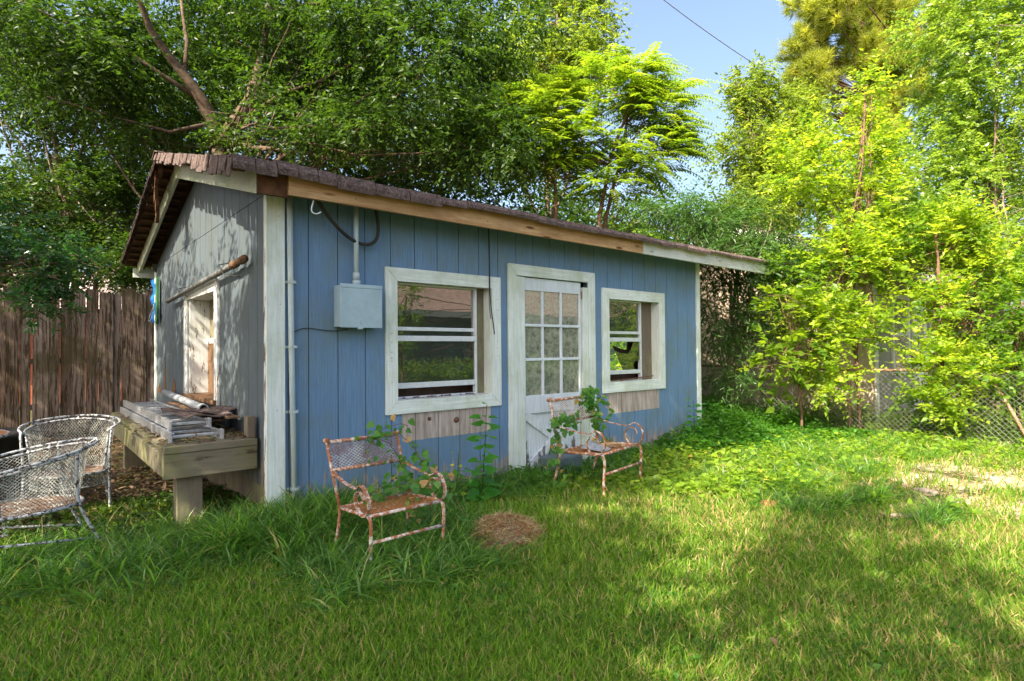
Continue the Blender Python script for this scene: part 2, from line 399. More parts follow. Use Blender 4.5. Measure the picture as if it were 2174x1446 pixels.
L_weed = m_leaf('weed leaf', (.025, .095, .010), (.08, .20, .020), .42, .5, .3)
L_vine = m_leaf('vine leaf', (.035, .13, .02), (.10, .25, .04), .42, .45, .4, (.40, .24, .10))
L_grass = m_leaf('lawn blade', (.022, .078, .007), (.225, .34, .028), .38, .5, .3, (.34, .25, .11), (.75, 1.0, .2))
L_long = m_leaf('long grass blade', (.022, .080, .010), (.16, .30, .045), .40, .38, .5, (.34, .30, .10), (.8, 1.0, .2))
L_straw = m_leaf('dry blade', (.28, .20, .10), (.52, .41, .25), .25, .7, .2, (.20, .09, .05))
L_dead = m_leaf('fallen leaf', (.055, .038, .028), (.17, .11, .07), .15, .8, .2)

# ------------------------------------------------------------------ ground
def ground():
    s = NT('soil and thatch')
    n = s.noise(2.2, 6, .65); n2 = s.noise(30, 5, .7); xyz = s.sep()
    c = s.mix(s.ramp(n2, .3, .7), (.035, .045, .012), (.10, .085, .04))
    c = s.mix(s.math('MULTIPLY', s.ramp(n, .5, .68), .8), c, (.16, .11, .06))
    # dry pale patches out on the right
    dx = s.math('SUBTRACT', xyz[0], 5.8); dy = s.math('SUBTRACT', xyz[1], -3.6)
    rr = s.math('ADD', s.math('MULTIPLY', dx, dx), s.math('MULTIPLY', dy, dy))
    dry = s.math('MULTIPLY', s.ramp(rr, 7.0, .6), s.ramp(s.noise(1.6, 4), .36, .56))
    c = s.mix(dry, c, s.mix(s.ramp(n2, .3, .7), (.34, .24, .16), (.62, .52, .40)))
    s.bump(n2, .8, .03)
    mt = s.fin(c, .95, .1)
    X = np.concatenate([np.linspace(-300, -9, 12), np.linspace(-8, 14, 90), np.linspace(15, 300, 12)])
    Y = np.concatenate([np.linspace(-300, -8, 12), np.linspace(-7, 12, 80), np.linspace(13, 300, 12)])
    gx, gy = np.meshgrid(X, Y, indexing='ij')
    gz = gh(gx, gy)
    me = bpy.data.meshes.new('ground'); nx, ny = gx.shape
    vs = np.stack([gx, gy, gz], -1).reshape(-1, 3)
    fs = [(i*ny+j, (i+1)*ny+j, (i+1)*ny+j+1, i*ny+j+1) for i in range(nx-1) for j in range(ny-1)]
    me.from_pydata(vs.tolist(), [], fs); me.materials.append(mt)
    o = bpy.data.objects.new('ground', me); S.collection.objects.link(o)
    tag(o, 'uneven backyard soil and thatch under the grass', 'ground', kind='structure')

def gh(x, y):
    x = np.asarray(x, float); y = np.asarray(y, float)
    near = np.exp(-((x-3)**2+(y+1)**2)/400)
    return near*(.022*np.sin(x*1.3+.5)*np.cos(y*1.1)+.015*np.sin(x*3.1+y*2.3)-.01)
ground()

# ------------------------------------------------------------------ the shed
SH = thing('shed', 'weathered blue wooden garden shed with white trim and low gabled roof', 'shed', (3.2, 2.8, 0))
WX, WD = 6.42, 5.45

def panel(mb, u0, u1, v0f, v1f, holes, grooves, place, gap=.008):
    """vertical boards with narrow grooves and cut-out openings"""
    cuts = sorted(set([u0, u1]+[g for g in grooves if u0 < g < u1]+[h for q in holes for h in q[:2]]))
    gs = set(grooves)
    for a, b in zip(cuts[:-1], cuts[1:]):
        a2 = a+(gap/2 if a in gs else 0); b2 = b-(gap/2 if b in gs else 0); mid = (a+b)/2
        v0 = v0f; segs = [(v0, None)]
        hs = sorted([q for q in holes if q[0] <= mid <= q[1]], key=lambda q: q[2])
        z = v0
        for q in hs:
            if q[2] > z+.01: place(mb, a2, b2, z, z, q[2], q[2])
            z = q[3]
        place(mb, a2, b2, z, z, v1f(a2), v1f(b2))

grv = [.31+.2655*k for k in range(-2, 26)]
holes = [(1.12, 2.36, .94, 2.20), (2.62, 3.92, -.1, 2.34), (4.24, 5.46, .95, 2.18)]
def pl_front(mb, a, b, z0a, z0b, z1a, z1b):
    mb.prism([(a, z0a), (b, z0b), (b, z1b), (a, z1a)], 1, 0.0, .03)
mb = MB(); panel(mb, 0.012, WX, .03, lambda u: 2.90, holes, grv, pl_front)
# dark paper behind the grooves, cut round the same openings
def pl_back(mb, a, b, z0a, z0b, z1a, z1b):
    mb.prism([(a, z0a), (b, z0b), (b, z1b), (a, z1a)], 1, .032, .09)
panel(mb, 0.1, WX-.1, .03, lambda u: 2.88, holes, [], pl_back)
mb.build('front_siding', m_blue, SH)
RZ = lambda y: 2.70+.276*(min(y, 5.6-y)+.24)     # underside line of the roof
ggr = [.27*k+.12 for k in range(1, 21)]
def pl_side(mb, a, b, z0a, z0b, z1a, z1b):
    mb.prism([(a, z0a), (b, z0b), (b, z1b), (a, z1a)], 0, 0.0, .03)
def pl_side2(mb, a, b, z0a, z0b, z1a, z1b):
    mb.prism([(a, z0a), (b, z0b), (b, z1b), (a, z1a)], 0, .032, .09)
gh_ = [(1.80, 3.12, .93, 2.16)]
mb = MB()
panel(mb, .031, WD, .30, lambda u: 2.815, gh_, ggr, pl_side)
panel(mb, .031, 2.8, 2.822, lambda u: RZ(u)+.02, [], ggr, pl_side)
panel(mb, 2.801, WD, 2.822, lambda u: RZ(u)+.02, [], ggr, pl_side)
panel(mb, .1, WD-.05, .30, lambda u: min(2.85, RZ(u)), gh_, [], pl_side2)
mb.build('gable_siding', m_gable, SH)
mb = MB()
for k in range(18):
    y0 = .02+k*.302; mb.box(.02, .05, y0, y0+.295, 0, .30-.02*rng.random())
mb.build('skirt_board', m_greyz, SH)
MB().box(.09, WX-.09, WD-.06, WD, 0, 2.85).build('rear_wall', m_gable, SH)
mb = MB(); mb.prism([(.05, 0), (WD, 0), (WD, 2.75), (2.8, 3.5), (.05, 2.75)], 0, WX-.06, WX); mb.build('end_wall', m_blue, SH)
MB().box(.1, WX-.1, .1, WD-.1, .02, .06).build('floor', m_dark, SH)
mb = MB(); mb.box(.1, WX-.08, .42, .45, .07, 2.7); mb.build('window_backing', m_dark, SH)  # backing added close behind the panes to catch window light as dim brown
mb = MB()
mb.box(-.052, .100, -.028, -.002, .05, 2.80); mb.build('corner_board', m_trimz, SH, bevel=.003)
mb = MB(); mb.box(-.029, -.003, 0.0, .12, .05, 2.84); mb.build('corner_board', m_peel, SH, bevel=.003)
mb = MB(); mb.box(-.029, -.003, WD-.09, WD+.02, .30, 2.72); mb.build('corner_board', m_trimz, SH, bevel=.003)
mb = MB(); mb.box(WX-.045, WX+.05, -.028, -.002, .1, 2.80); mb.build('corner_board', m_trimz, SH, bevel=.003)

def casing(name, x0, x1, z0, z1, w, parent, mat_h, mat_v, y0=-.026, sill=True, flip=False, tilt=0):
    """mitred flat casing round an opening in the front wall"""
    g = .003
    pcs = [([(x0, z1), (x1, z1+tilt), (x1-w, z1-w+tilt), (x0+w, z1-w)], mat_h)]
    if sill: pcs.append(([(x0, z0), (x1, z0), (x1-w, z0+w), (x0+w, z0+w)], mat_h))
    zb = z0+(w if sill else 0)
    pcs.append(([(x0, z0+g), (x0, z1-g), (x0+w-g, z1-w), (x0+w-g, zb)], mat_v))
    pcs.append(([(x1, z0+g), (x1, z1-g), (x1-w+g, z1-w), (x1-w+g, zb)], mat_v))
    h = MB(); v = MB()
    for poly, m in pcs:
        (h if m is mat_h else v).prism(poly, 1, y0, -.002)
    return h, v

def window(x0, x1, z0, z1, ix0, ix1, iz0, iz1, gx0, gx1, zr, label, broken=False):
    h, v = casing('c', x0, x1, z0, z1, ix0-x0-.0, SH, m_trimx, m_trimz)
    sb = MB(); win_y = .10
    y = .10; sw = .028
    sb.box(ix0, ix0+sw, y-.02, y+.03, iz0, iz1); sb.box(gx1, gx1+sw, y-.02, y+.03, iz0, iz1)
    sb.box(ix0+sw, gx1, y-.02, y+.03, iz1-.02, iz1)
    sb.box(ix0+sw, gx1, y-.024, y+.012, zr, zr+.055)             # meeting rail
    sb.box(ix0+sw, gx1, y-.008, y+.012, zr+.105, zr+.142)          # storm sash rail behind
    sb.box(ix0+sw, gx1, y-.012, y+.02, iz0+.10, iz0+.155)
    sb.box(ix0+sw, gx1, y-.015, y+.02, iz0+.003, iz0+.018)
    win = sb.build('window', m_vinyl, SH, bevel=.003)
    win['label'] = label
    h.each('casing_board', m_trimx, win, bevel=.002); v.each('casing_board', m_trimz, win, bevel=.002)
    # reveal: side jambs, head and sill
    j = MB(); yb = .15
    j.box(ix0-.03, ix0-.004, -.002, yb, iz0-.02, iz1+.02); j.box(ix1+.004, ix1+.05, -.002, yb, iz0-.02, iz1+.02)
    j.each('jamb', m_trimz, win)
    j = MB(); j.box(ix0-.02, ix1+.02, -.003, yb, iz1+.003, iz1+.05); j.build('head_board', m_peel, win); j = MB(); j.prism([(-.02, iz0-.012), (yb, iz0+.006), (yb, iz0-.05), (-.02, iz0-.05)], 0, ix0-.02, ix1+.02)
    j.build('sill', m_peel, win)
    j = MB(); j.box(gx1+sw+.001, ix1+.003, y+.02, y+.05, iz0, iz1); j.build('filler_board', m_greyz, win)
    a, b = ix0+sw, gx1; zt = iz1-.02
    MB().box(a, b, y+.014, y+.018, zr+.055, zt).build('pane', m_glass, win)
    lo0 = iz0+.155
    if not broken:
        MB().box(a, b, y-.004, y+0.0, lo0, zr).build('pane', m_glass, win)
    else:
        g = MB(); W_, H_ = b-a, zr-lo0
        P = lambda u, v_: (a+u*W_, lo0+v_*H_)
        g.prism([P(0, 0), P(.50, 0), P(.36, .42), P(.22, .86), P(.10, 1), P(0, 1)], 1, y-.004, y)
        g.prism([P(.105, 1), P(.225, .865), P(.45, .74), P(.60, .72), P(.63, 1)], 1, y-.010, y-.006)
        g.prism([P(.505, 0), P(.365, .42), P(.27, .70), P(.45, .60), P(.66, .58), P(.74, .72), P(.82, 1), P(1, 1), P(1, .35), P(.86, .30), P(.80, .16), P(.84, 0)], 1, y-.004, y)
        g.each('pane', m_glass, win)
        g = MB(); g.beam((a+.32, y-.03, iz0+.02), (a+1.0, y-.05, iz0+.055), .02, .014); g.beam((a+.1, y-.04, iz0+.02), (a+.55, y-.02, iz0+.03), .03, .01)
        g.each('broken_slat', m_cork, win)
    return win
window(1.040, 2.453, .848, 2.263, 1.170, 2.318, .985, 2.135, 1.20, 2.17, 1.555, 'larger left window with white casing')
window(4.160, 5.535, .884, 2.262, 4.300, 5.40, 1.015, 2.125, 4.33, 5.09, 1.56, 'right window with a broken lower pane', True)
# curtain rod scrap and dirt bits inside the big window sill
mb = MB()
for k in range(26):
    x = 1.25+rng.random()*.95; mb.obox((x, .05+rng.random()*.03, .995), (.012*rng.random()+.004, 0, 0), (0, .006, 0), (0, 0, .005))
tag(mb.build('sill_debris', m_cork, SH), kind='stuff')

# door
h, v = casing('d', 2.562, 4.02, .02, 2.437, .130, SH, m_trimx, m_trimz, sill=False)
df = h.build('door_frame', m_trimx, SH, bevel=.003)
v.each('casing_board', m_trimz, df, bevel=.003)
j = MB(); j.box(2.694, 2.816, -.012, .05, .04, 2.30); j.box(3.80, 3.888, -.016, .05, .04, 2.24); j.each('jamb', m_trimz, df, bevel=.003)
dx0, dx1 = 2.822, 3.785
d = MB(); y0, y1 = .01, .045
d.box(dx0, dx1, y0, y1, 2.152, 2.30)                    # top rail
d.box(dx0, dx1, y0, y1, .715, .925)                     # lock rail
d.box(3.755, dx1, y0, y1, .925, 2.152)
d.box(dx0, dx0+.022, y0, y1, .925, 2.152)
d.box(dx0, dx1, y0+.026, y1, .045, .715)                # lower panel
door = d.build('door', m_door, SH, bevel=.003); door['label'] = 'white door with nine panes above a crossbuck panel'
mt_ = MB()
for x in (3.125, 3.435): mt_.box(x-.016, x+.016, y0+.001, y1-.002, .925, 2.152)
for z in (1.345, 1.745): mt_.box(dx0+.022, 3.755, y0-.002, y1-.004, z-.016, z+.016)
mt_.each('muntin', m_door, door, bevel=.004)
MB().box(dx0+.02, 3.757, .030, .034, .92, 2.155).build('pane', m_doorglass, door)
cb = MB(); cx, cz = (dx0+dx1)/2, .385
for (a, b) in (((dx0+.02, .70), (cx-.055, cz+.05)), ((dx1-.02, .70), (cx+.055, cz+.05)), ((dx0+.02, .075), (cx-.055, cz-.05)), ((dx1-.02, .075), (cx+.055, cz-.05))):
    cb.beam((a[0], .016, a[1]), (b[0], .016, b[1]), .022, .085, up=(0, 1, 0)) if False else None
    A, B = np.array([a[0], 0, a[1]]), np.array([b[0], 0, b[1]]); t = (B-A)/np.linalg.norm(B-A); n_ = np.array([-t[2], 0, t[0]])*.05
    poly = [A+n_, A-n_, B-n_, B+n_]; cb.prism([(q[0], q[2]) for q in poly], 1, .008, .0358)
cb.prism([(cx-.10, cz), (cx, cz+.10), (cx+.10, cz), (cx, cz-.10)], 1, .006, .0355)
cb.box(dx0, dx1, .009, .0352, .045, .085); cb.build('crossbuck', m_door, door, bevel=.004)
hg = MB()
for z in (.85, 2.1): hg.box(dx1+.001, dx1+.013, -.004, .03, z, z+.09)
hg.each('hinge', m_rustpost, door)
MB().box(2.70, 3.89, -.14, .0, .0, .035).build('threshold', m_greyz, SH)

# roof
rf = MB(); th = .035
XL, XR = -.36, 8.12
def slope(mb, y0, y1, xl, xr, dz0, dz1):
    z = lambda y: 2.70+.276*(min(y, 5.6-y)+.24)
    mb.add([(xl, y0, z(y0)+dz0), (xr, y0, z(y0)+dz0), (xr, y1, z(y1)+dz0), (xl, y1, z(y1)+dz0),
            (xl, y0, z(y0)+dz1), (xr, y0, z(y0)+dz1), (xr, y1, z(y1)+dz1), (xl, y1, z(y1)+dz1)],
           [(0, 1, 2, 3), (7, 6, 5, 4), (0, 4, 5, 1), (1, 5, 6, 2), (2, 6, 7, 3), (3, 7, 4, 0)])
slope(rf, -.345, 2.8, XL, XR, .205, .235); slope(rf, 2.8, 6.0, XL, XR, .205, .235)
roof = rf.build('roof', m_deckbrown, SH)
sg = MB(); zf = lambda y: 2.70+.276*(min(y, 5.6-y)+.24)
ny = 18
for side in (0, 1):
    for k in range(ny):
        a = -.40+k*(3.2/ny); b = a+3.2/ny+.02
        if side: a, b = 5.6-a, 5.6-b
        za, zb = zf(a)+.252, zf(b)+.240
        sg.add([(XL-.03, a, za), (XR+.02, a, za), (XR+.02, b, zb), (XL-.03, b, zb), (XL-.03, a, za-.012), (XR+.02, a, za-.012)],
               [(0, 1, 2, 3), (0, 4, 5, 1)])
# drooping eave course, tab by tab
x = XL-.05
while x < XR:
    wd = .26+.10*rng.random() if x > .3 else .16
    x1 = min(x+wd, XR+.03); dz = rng.normal()*.006; dr = .055+.02*rng.random()+(.035 if x < 1.2 else 0)-(.02 if x > 6 else 0); ln = .03+.015*rng.random()
    lift = .03*math.exp(-((x+.05)/.25)**2)
    ya = -.40; z0_ = zf(-.30)+.262+dz+lift
    pr = [(-.20, zf(-.2)+.25), (-.33, z0_-.005), (ya-.005, z0_-.022), (ya-ln, z0_-.03-dr*.6), (ya-ln+.004, z0_-.038-dr), (ya-ln+.016, z0_-.03-dr), (ya+.004, z0_-.036), (-.33, z0_-.02), (-.20, zf(-.2)+.238)]
    sg.prism(pr, 0, x+.004, x1-.004); x = x1
# gable-edge tabs, ragged
for side in (0, 1):
    y = -.38
    while y < 2.84:
        wd = .11+.05*rng.random(); yy = y if not side else 5.6-y-wd
        zt = zf(yy+wd/2)+.262+rng.normal()*.004; sl = .276*(1 if not side else -1)*wd/2
        hang = (.095+.05*rng.random())+(.035 if side == 0 and y < .9 else 0); lean = rng.normal()*.018
        x0, x1_ = -.20, XL-.035-.02*rng.random()
        p = [(x0, yy, zt-sl-.004), (x0, yy+wd, zt+sl-.004), (x1_, yy+.004+lean*.3, zt-sl), (x1_, yy+wd-.004, zt+sl),
             (x1_-.03, yy+.004+lean-(.04 if not side else -.04), zt-sl-hang), (x1_-.03, yy+wd-.006+lean-(.04 if not side else -.04), zt+sl-hang)]
        q = [(a+.008, b, c-.009) for a, b, c in p]
        sg.add(p+q, [(0, 1, 3, 2), (2, 3, 5, 4), (6, 8, 9, 7), (8, 10, 11, 9), (4, 5, 11, 10), (0, 2, 8, 6), (2, 4, 10, 8), (1, 7, 9, 3), (3, 9, 11, 5)])
        y += wd+.004
# ridge cap
for k in range(28):
    x0 = XL-.07+k*.31; z = zf(2.8)+.275+.012*(k % 2); x1_ = x0+.33
    sg.add([(x0, 2.62, z-.05), (x0, 2.8, z+.01), (x0, 2.98, z-.05), (x1_, 2.62, z-.06), (x1_, 2.8, z), (x1_, 2.98, z-.06),
            (x0, 2.62, z-.062), (x0, 2.8, z-.002), (x0, 2.98, z-.062)], [(0, 3, 4, 1), (1, 4, 5, 2), (0, 1, 7, 6), (1, 2, 8, 7)])
sg.build('shingle_layer', m_shingle, roof)
# loose lifted felt at the gable peak
fl = MB()
for k in range(6):
    z = zf(2.8)+.15-.1*k; fl.obox((-.34+.02*rng.normal(), 3.0+.06*rng.normal()+.05*k, z-.02), (.02, .01, 0), (.01, .09, -.03), (0, .01, .06))
fl.build('peeling_felt', m_tailwood, roof)
MB().box(.022, 4.60, -.351, -.313, 2.706, 2.905).build('fascia', m_newwood, roof, bevel=.004)
o = MB().box(4.604, 8.10, -.354, -.316, 2.704, 2.90).build('fascia', m_whitebd, roof, bevel=.004); o['label'] = 'peeling white fascia board at the far end'
MB().box(-.205, .018, -.318, -.285, 2.69, 2.93).build('rafter_tail', m_tailwood, roof)
MB().box(.0, 8.08, 5.80, 5.84, 2.66, 2.90).build('fascia', m_rake, roof)
rk = MB(); rk.prism([(-.285, 2.69), (2.8, 3.541), (2.8, 3.735), (-.285, 2.884)], 0, -.205, -.168)
rk.build('rake_board', m_rake, roof, bevel=.003)
rk = MB(); rk.prism([(2.802, 3.541), (5.84, 2.70), (5.84, 2.89), (2.802, 3.735)], 0, -.205, -.168)
rk.build('rake_board', m_rake, roof, bevel=.003)
MB().box(-.27, .02, 5.74, 5.79, 2.66, 2.80).build('rafter_tail', m_trimx, roof)
mb = MB()
for k in range(13):
    y = 3.0+k*.225; mb.beam((-.35, y, zf(y)+.185), (0.0, y, zf(y)+.185), .10, .02)
for k in range(12):
    y = .0+k*.225; mb.beam((-.35, y, zf(y)+.185), (0.0, y, zf(y)+.185), .10, .02)
mb.each('deck_board', m_tailwood, roof)
mb = MB()
for x in (7.0, 7.6, 8.04): mb.prism([(-.30, 2.72), (2.8, 3.57), (2.8, 3.70), (-.30, 2.85)], 0, x, x+.04)
mb.each('rafter', m_rake, roof)

# utility fittings on the front wall
cd = MB(); cd.tube([(.135, -.036, 2.90), (.150, -.038, 1.4), (.175, -.036, .06)], .024, 12)
con = cd.build('conduit', m_conduit, SH, True)
st = MB()
for z in (2.05, 1.50, .95, .30):
    x = .135+(2.9-z)*.0145; st.prism([(x-.055, -.0015), (x-.055, -.008), (x-.03, -.008), (x-.028, -.063), (x+.028, -.063), (x+.03, -.008), (x+.055, -.008), (x+.055, -.0015)], 2, z-.011, z+.011)
st.each('strap', m_conduit, con)
bx = MB(); bx.box(.535, .925, -.155, -.003, 1.675, 2.045)
eb = bx.build('electrical_box', m_box, SH, bevel=.006)
b2 = MB(); b2.box(.529, .931, -.168, -.150, 2.022, 2.056); b2.box(.529, .931, -.163, -.1555, 1.668, 2.03); b2.box(.69, .74, -.166, -.15, 1.655, 1.672); b2.box(.715, .745, -.169, -.164, 1.70, 1.74); b2.box(.90, .915, -.167, -.163, 1.99, 2.0); b2.box(.545, .56, -.167, -.163, 1.99, 2.0); b2.box(.728, .738, -.172, -.168, 1.905, 1.915); b2.build('lid', m_box, eb, bevel=.003)
b3 = MB(); b3.tube([(.72, -.075, 2.05), (.72, -.075, 2.90)], .022, 12); b3.tube([(.72, -.075, 2.055), (.72, -.075, 2.10)], .036, 12); b3.tube([(.72, -.075, 2.11), (.72, -.075, 2.17)], .030, 12)
b3.build('riser_pipe', m_conduit, eb, True)
cab = MB()
def bez(pts, n=24):
    pts = np.array(pts, float); t = np.linspace(0, 1, n); k = len(pts)-1
    return sum(np.array([math.comb(k, i)*(1-u)**(k-i)*u**i for u in t])[:, None]*pts[i] for i in range(k+1))
cab.tube(bez([(.28, -.20, 2.78), (.45, -.15, 2.60), (.66, -.04, 2.38), (.86, -.06, 2.36), (1.02, -.07, 2.42), (.95, -.08, 2.60), (.90, -.08, 2.84)]), .016, 8)
cab.build('supply_cable', m_black, SH, True)
cab = MB(); cab.tube(bez([(2.27, -.04, 2.88), (2.30, -.06, 2.2), (2.24, -.05, 2.05), (2.30, -.06, 1.9), (2.33, -.06, 1.63)]), .006, 6)
cab.tube(bez([(2.275, -.03, 2.88), (2.295, -.05, 2.2), (2.25, -.04, 2.0), (2.29, -.05, 1.8)]), .004, 5)
cab.build('hanging_cord', m_black, SH, True)
cab = MB(); cab.tube(bez([(.17, -.02, 1.62), (.30, -.012, 1.72), (.42, -.012, 1.60), (.66, -.03, 1.66)]), .004, 5)
cab.tube(bez([(.16, -.012, 1.70), (.11, -.012, 1.5), (.14, -.012, 1.2), (.12, -.012, .9), (.14, -.012, .2)]), .003, 5)
cab.build('bell_wire', m_black, SH, True)
hk = MB(); hk.tube(bez([(.235, -.31, 2.71), (.235, -.31, 2.66), (.20, -.32, 2.63), (.19, -.33, 2.58), (.25, -.34, 2.57), (.285, -.34, 2.61)], 16), .006, 6)
hk.build('hook', m_vinyl, SH, True)
# gable window with boarded opening, and the long pipe above it
q = MB(); g = .002
y0, y1, z0, z1, iy0, iy1, iz0, iz1 = 1.66, 3.30, .86, 2.26, 1.84, 3.08, .96, 2.12
q.prism([(y0, z1), (y1, z1), (y1-.16, iz1), (y0+.14, iz1)], 0, -.03, -.002)
q.prism([(y0, z0), (y0, z1-g), (y0+.14-g, iz1), (y0+.14-g, z0)], 0, -.03, -.002)
q.prism([(y1, z0), (y1, z1-g), (y1-.16+g, iz1), (y1-.16+g, z0)], 0, -.03, -.002)
gw = q.build('window', m_peel, SH, bevel=.003); gw['label'] = 'boarded gable window with peeling white frame'
q = MB(); q.box(-.002, .40, iy1+.002, iy1+.04, iz0, iz1); q.box(-.002, .40, iy0-.04, iy0-.002, iz0, iz1); q.box(-.002, .40, iy0, iy1, iz1+.001, iz1+.04)
q.each('jamb', m_peel, gw)
q = MB(); q.box(-.06, .40, y0+.02, y1-.02, iz0-.05, iz0-.005); q.build('sill', m_cork, gw)
q = MB(); q.box(.22, .25, iy0, iy1, 1.62, iz1); q.build('upper_board', m_greyz, gw)
q = MB(); q.box(.20, .23, iy0, iy1, iz0, 1.575); q.build('lower_board', m_cork, gw)
q = MB(); q.box(.19, .26, iy0, iy1, 1.577, 1.64); q.build('rail', m_peel, gw)
pp = MB(); pp.tube([(-.075, 4.10, 2.17), (-.075, .80, 2.285)], .029, 12); pip = pp.build('gable_pipe', m_dpipe, SH, True)
pp = MB(); pp.tube([(-.075, .90, 2.2815), (-.075, .76, 2.287)], .037, 12); pp.tube([(-.075, .76, 2.287), (-.075, .62, 2.292)], .026, 12); pp.tube([(-.075, .62, 2.292), (-.075, .50, 2.297)], .036, 12)
pp.build('fitting', m_cork, pip, True)
pp = MB(); pp.tube([(.0, 1.25, 2.36), (-.12, 1.20, 2.32), (-.12, 1.05, 2.22), (0, .9, 2.18)], .005, 5); pp.tube([(.0, 3.3, 2.3), (-.12, 3.25, 2.26), (0, 3.0, 2.12)], .005, 5)
pp.each('wire_hanger', m_black, pip)
rot = MB()
for (y, z, h, w_) in ((4.75, 1.28, .52, .16), (4.1, 1.08, .12, .3), (5.2, .98, .1, .3)):
    poly = [(y-w_/2, .86), (y-w_/2*.9, z-h*.3), (y-w_*.25, z), (y-w_*.1, z+h*.25), (y+w_*.08, z-.02), (y+w_*.3, z-h*.35), (y+w_/2, .87)]
    rot.prism(poly, 0, -.006, -.001)
rot.each('rotted_wood', m_cork, SH)
# nests of mud wasps and knots on the bare patch
kn = MB()
for (x, z, r) in ((1.53, .775, .022), (1.86, .735, .035)):
    kn.tube([(x, -.001, z), (x, -.018, z-.004)], [r, r*.6], 9)
kn.each('mud_nest', m_cork, SH, True)
# small nails and nail heads on trim
nl = MB()
for _ in range(30):
    side = rng.integers(0, 6)
    if side == 0: x, z = 2.40, .9+rng.random()*1.3
    elif side == 1: x, z = 1.1, .9+rng.random()*1.3
    elif side == 2: x, z = 3.95, .3+rng.random()*2
    elif side == 3: x, z = 0.02+.06*rng.random(), .3+rng.random()*2.3
    elif side == 4: x, z = 5.47, .95+rng.random()*1.2
    else: x, z = 4.3+rng.random(), 2.2
    nl.tube([(x, -.025, z), (x, -.0325, z)], .004, 6)
for _ in range(16):
    x = .1+rng.random()*7.8; nl.tube([(x, -.345, 2.73+.15*rng.random()), (x, -.3575, 2.74)], .0055, 6) if False else nl.box(x-.005, x+.005, -.3575, -.3525, 2.75+.1*(x*7 % 1), 2.76+.1*(x*7 % 1))
nl.each('nail_head', m_rustpost, SH)

# blue and green strips hanging at the far corner of the gable
bt = thing('hanging_strip', 'blue cloth strip hung beside a green slat at the rear shed corner', 'strip', (-.05, 5.2, 1.9))
s1 = MB(); n_ = 12
pts = [(-.06-.02*math.sin(i*1.3), 5.36, 1.93+i*.06) for i in range(n_)]
for i in range(n_-1):
    a, b = pts[i], pts[i+1]; s1.add([(a[0]-.015, 5.38, a[2]), (a[0]+.01, 5.24, a[2]), (b[0]+.01, 5.24, b[2]), (b[0]-.015, 5.38, b[2])], [(0, 1, 2, 3)])
s1.build('cloth', m_plain('blue cloth', (.01, .11, .36), .8, .2, var=.35, scale=8), bt, True)
MB().prism([(5.02, 1.98), (5.02, 2.56), (5.10, 2.62), (5.18, 2.56), (5.18, 1.98), (5.10, 1.90)], 0, -.060, -.035).build('slat', m_plain('green slat', (.035, .13, .045), .6, .3, var=.3), bt)
s1 = MB(); s1.tube(bez([(-.09, 5.15, 2.15), (-.15, 5.4, 1.95), (-.1, 5.5, 1.85), (-.09, 5.1, 2.0), (-.09, 5.12, 2.2)], 14), .004, 5); s1.build('cord', m_vinyl, bt)

# ------------------------------------------------------------------ bench beside the gable and what lies on it
BN = thing('workbench', 'low grey lumber bench built along the shed gable wall', 'bench', (-.36, 2.1, 0))
b_y0, b_y1 = .30, 3.95
mb = MB()
for k in range(7):
    x0 = -.725+k*.102; mb.box(x0, x0+.096, b_y0+.0+.10, b_y1-.02*rng.random(), .675, .712)
mb.build('deck', m_grey, BN)
MB().box(-.735, -.032, b_y0-.02, b_y0+.10-.002, .655, .712).build('edge_board', m_grey, BN, bevel=.005)
MB().box(-.74, -.70, b_y0+.02, b_y1, .47, .654).build('side_rail', m_grey, BN, bevel=.004)
MB().box(-.738, -.032, b_y0-.012, b_y0+.018, .455, .652).build('end_rail', m_grey, BN, bevel=.004)
for (x, y) in ((-.60, .40), (-.60, 3.55)):
    MB().box(x-.03, x+.16, y-.03, y+.11, 0, .655).build('leg', m_greyz, BN, bevel=.006)
MB().box(-.10, -.034, b_y0+.03, b_y0+.14, .715, .90).build('end_block', m_greyz, BN, bevel=.006)
mb = MB()
for (x, y) in ((-.66, .62), (-.3, .62), (-.05, .50), (-.66, .49)): mb.tube([(x, b_y0-.010, y-.03), (x, b_y0-.0165, y-.03)], .006, 7)
mb.each('bolt', m_rustpost, BN)

LD = thing('ladder', 'aluminium extension ladder lying flat on the bench', 'ladder', (-.45, 2.0, .71))
def ladder_sec(x0, x1, y0, y1, z, nm):
    r = MB()
    for x in (x0, x1):
        sgn = 1 if x == x0 else -1
        w3 = lambda u: x+sgn*u
        r.prism([(w3(0), z), (w3(.028), z), (w3(.028), z+.004), (w3(.004), z+.004), (w3(.004), z+.071), (w3(.028), z+.071), (w3(.028), z+.075), (w3(0), z+.075)], 1, y0, y1)
    r.each('rail', m_alu, LD)
    for k in range(int((y1-y0)/.305)):
        y = y0+.10+k*.305; MB().box(x0+.003, x1-.003, y-.018, y+.018, z+.025, z+.052).build('rung', m_alu, LD, bevel=.006)
ladder_sec(-.655, -.275, .46, 3.75, .716, 'base'); ladder_sec(-.615, -.315, .72, 3.80, .795, 'fly')
lb = MB()
for x in (-.66, -.270): lb.box(x-.012, x+.012, .44, .50, .714, .80)
for x in (-.62, -.31): lb.box(x-.012, x+.012, .70, .78, .79, .875)
lb.each('end_cap', m_alu, LD, bevel=.003)
PV = thing('drain_pipe', 'grey open-ended plastic pipe lying across boards on the bench', 'pipe', (-.2, 2.6, .9))
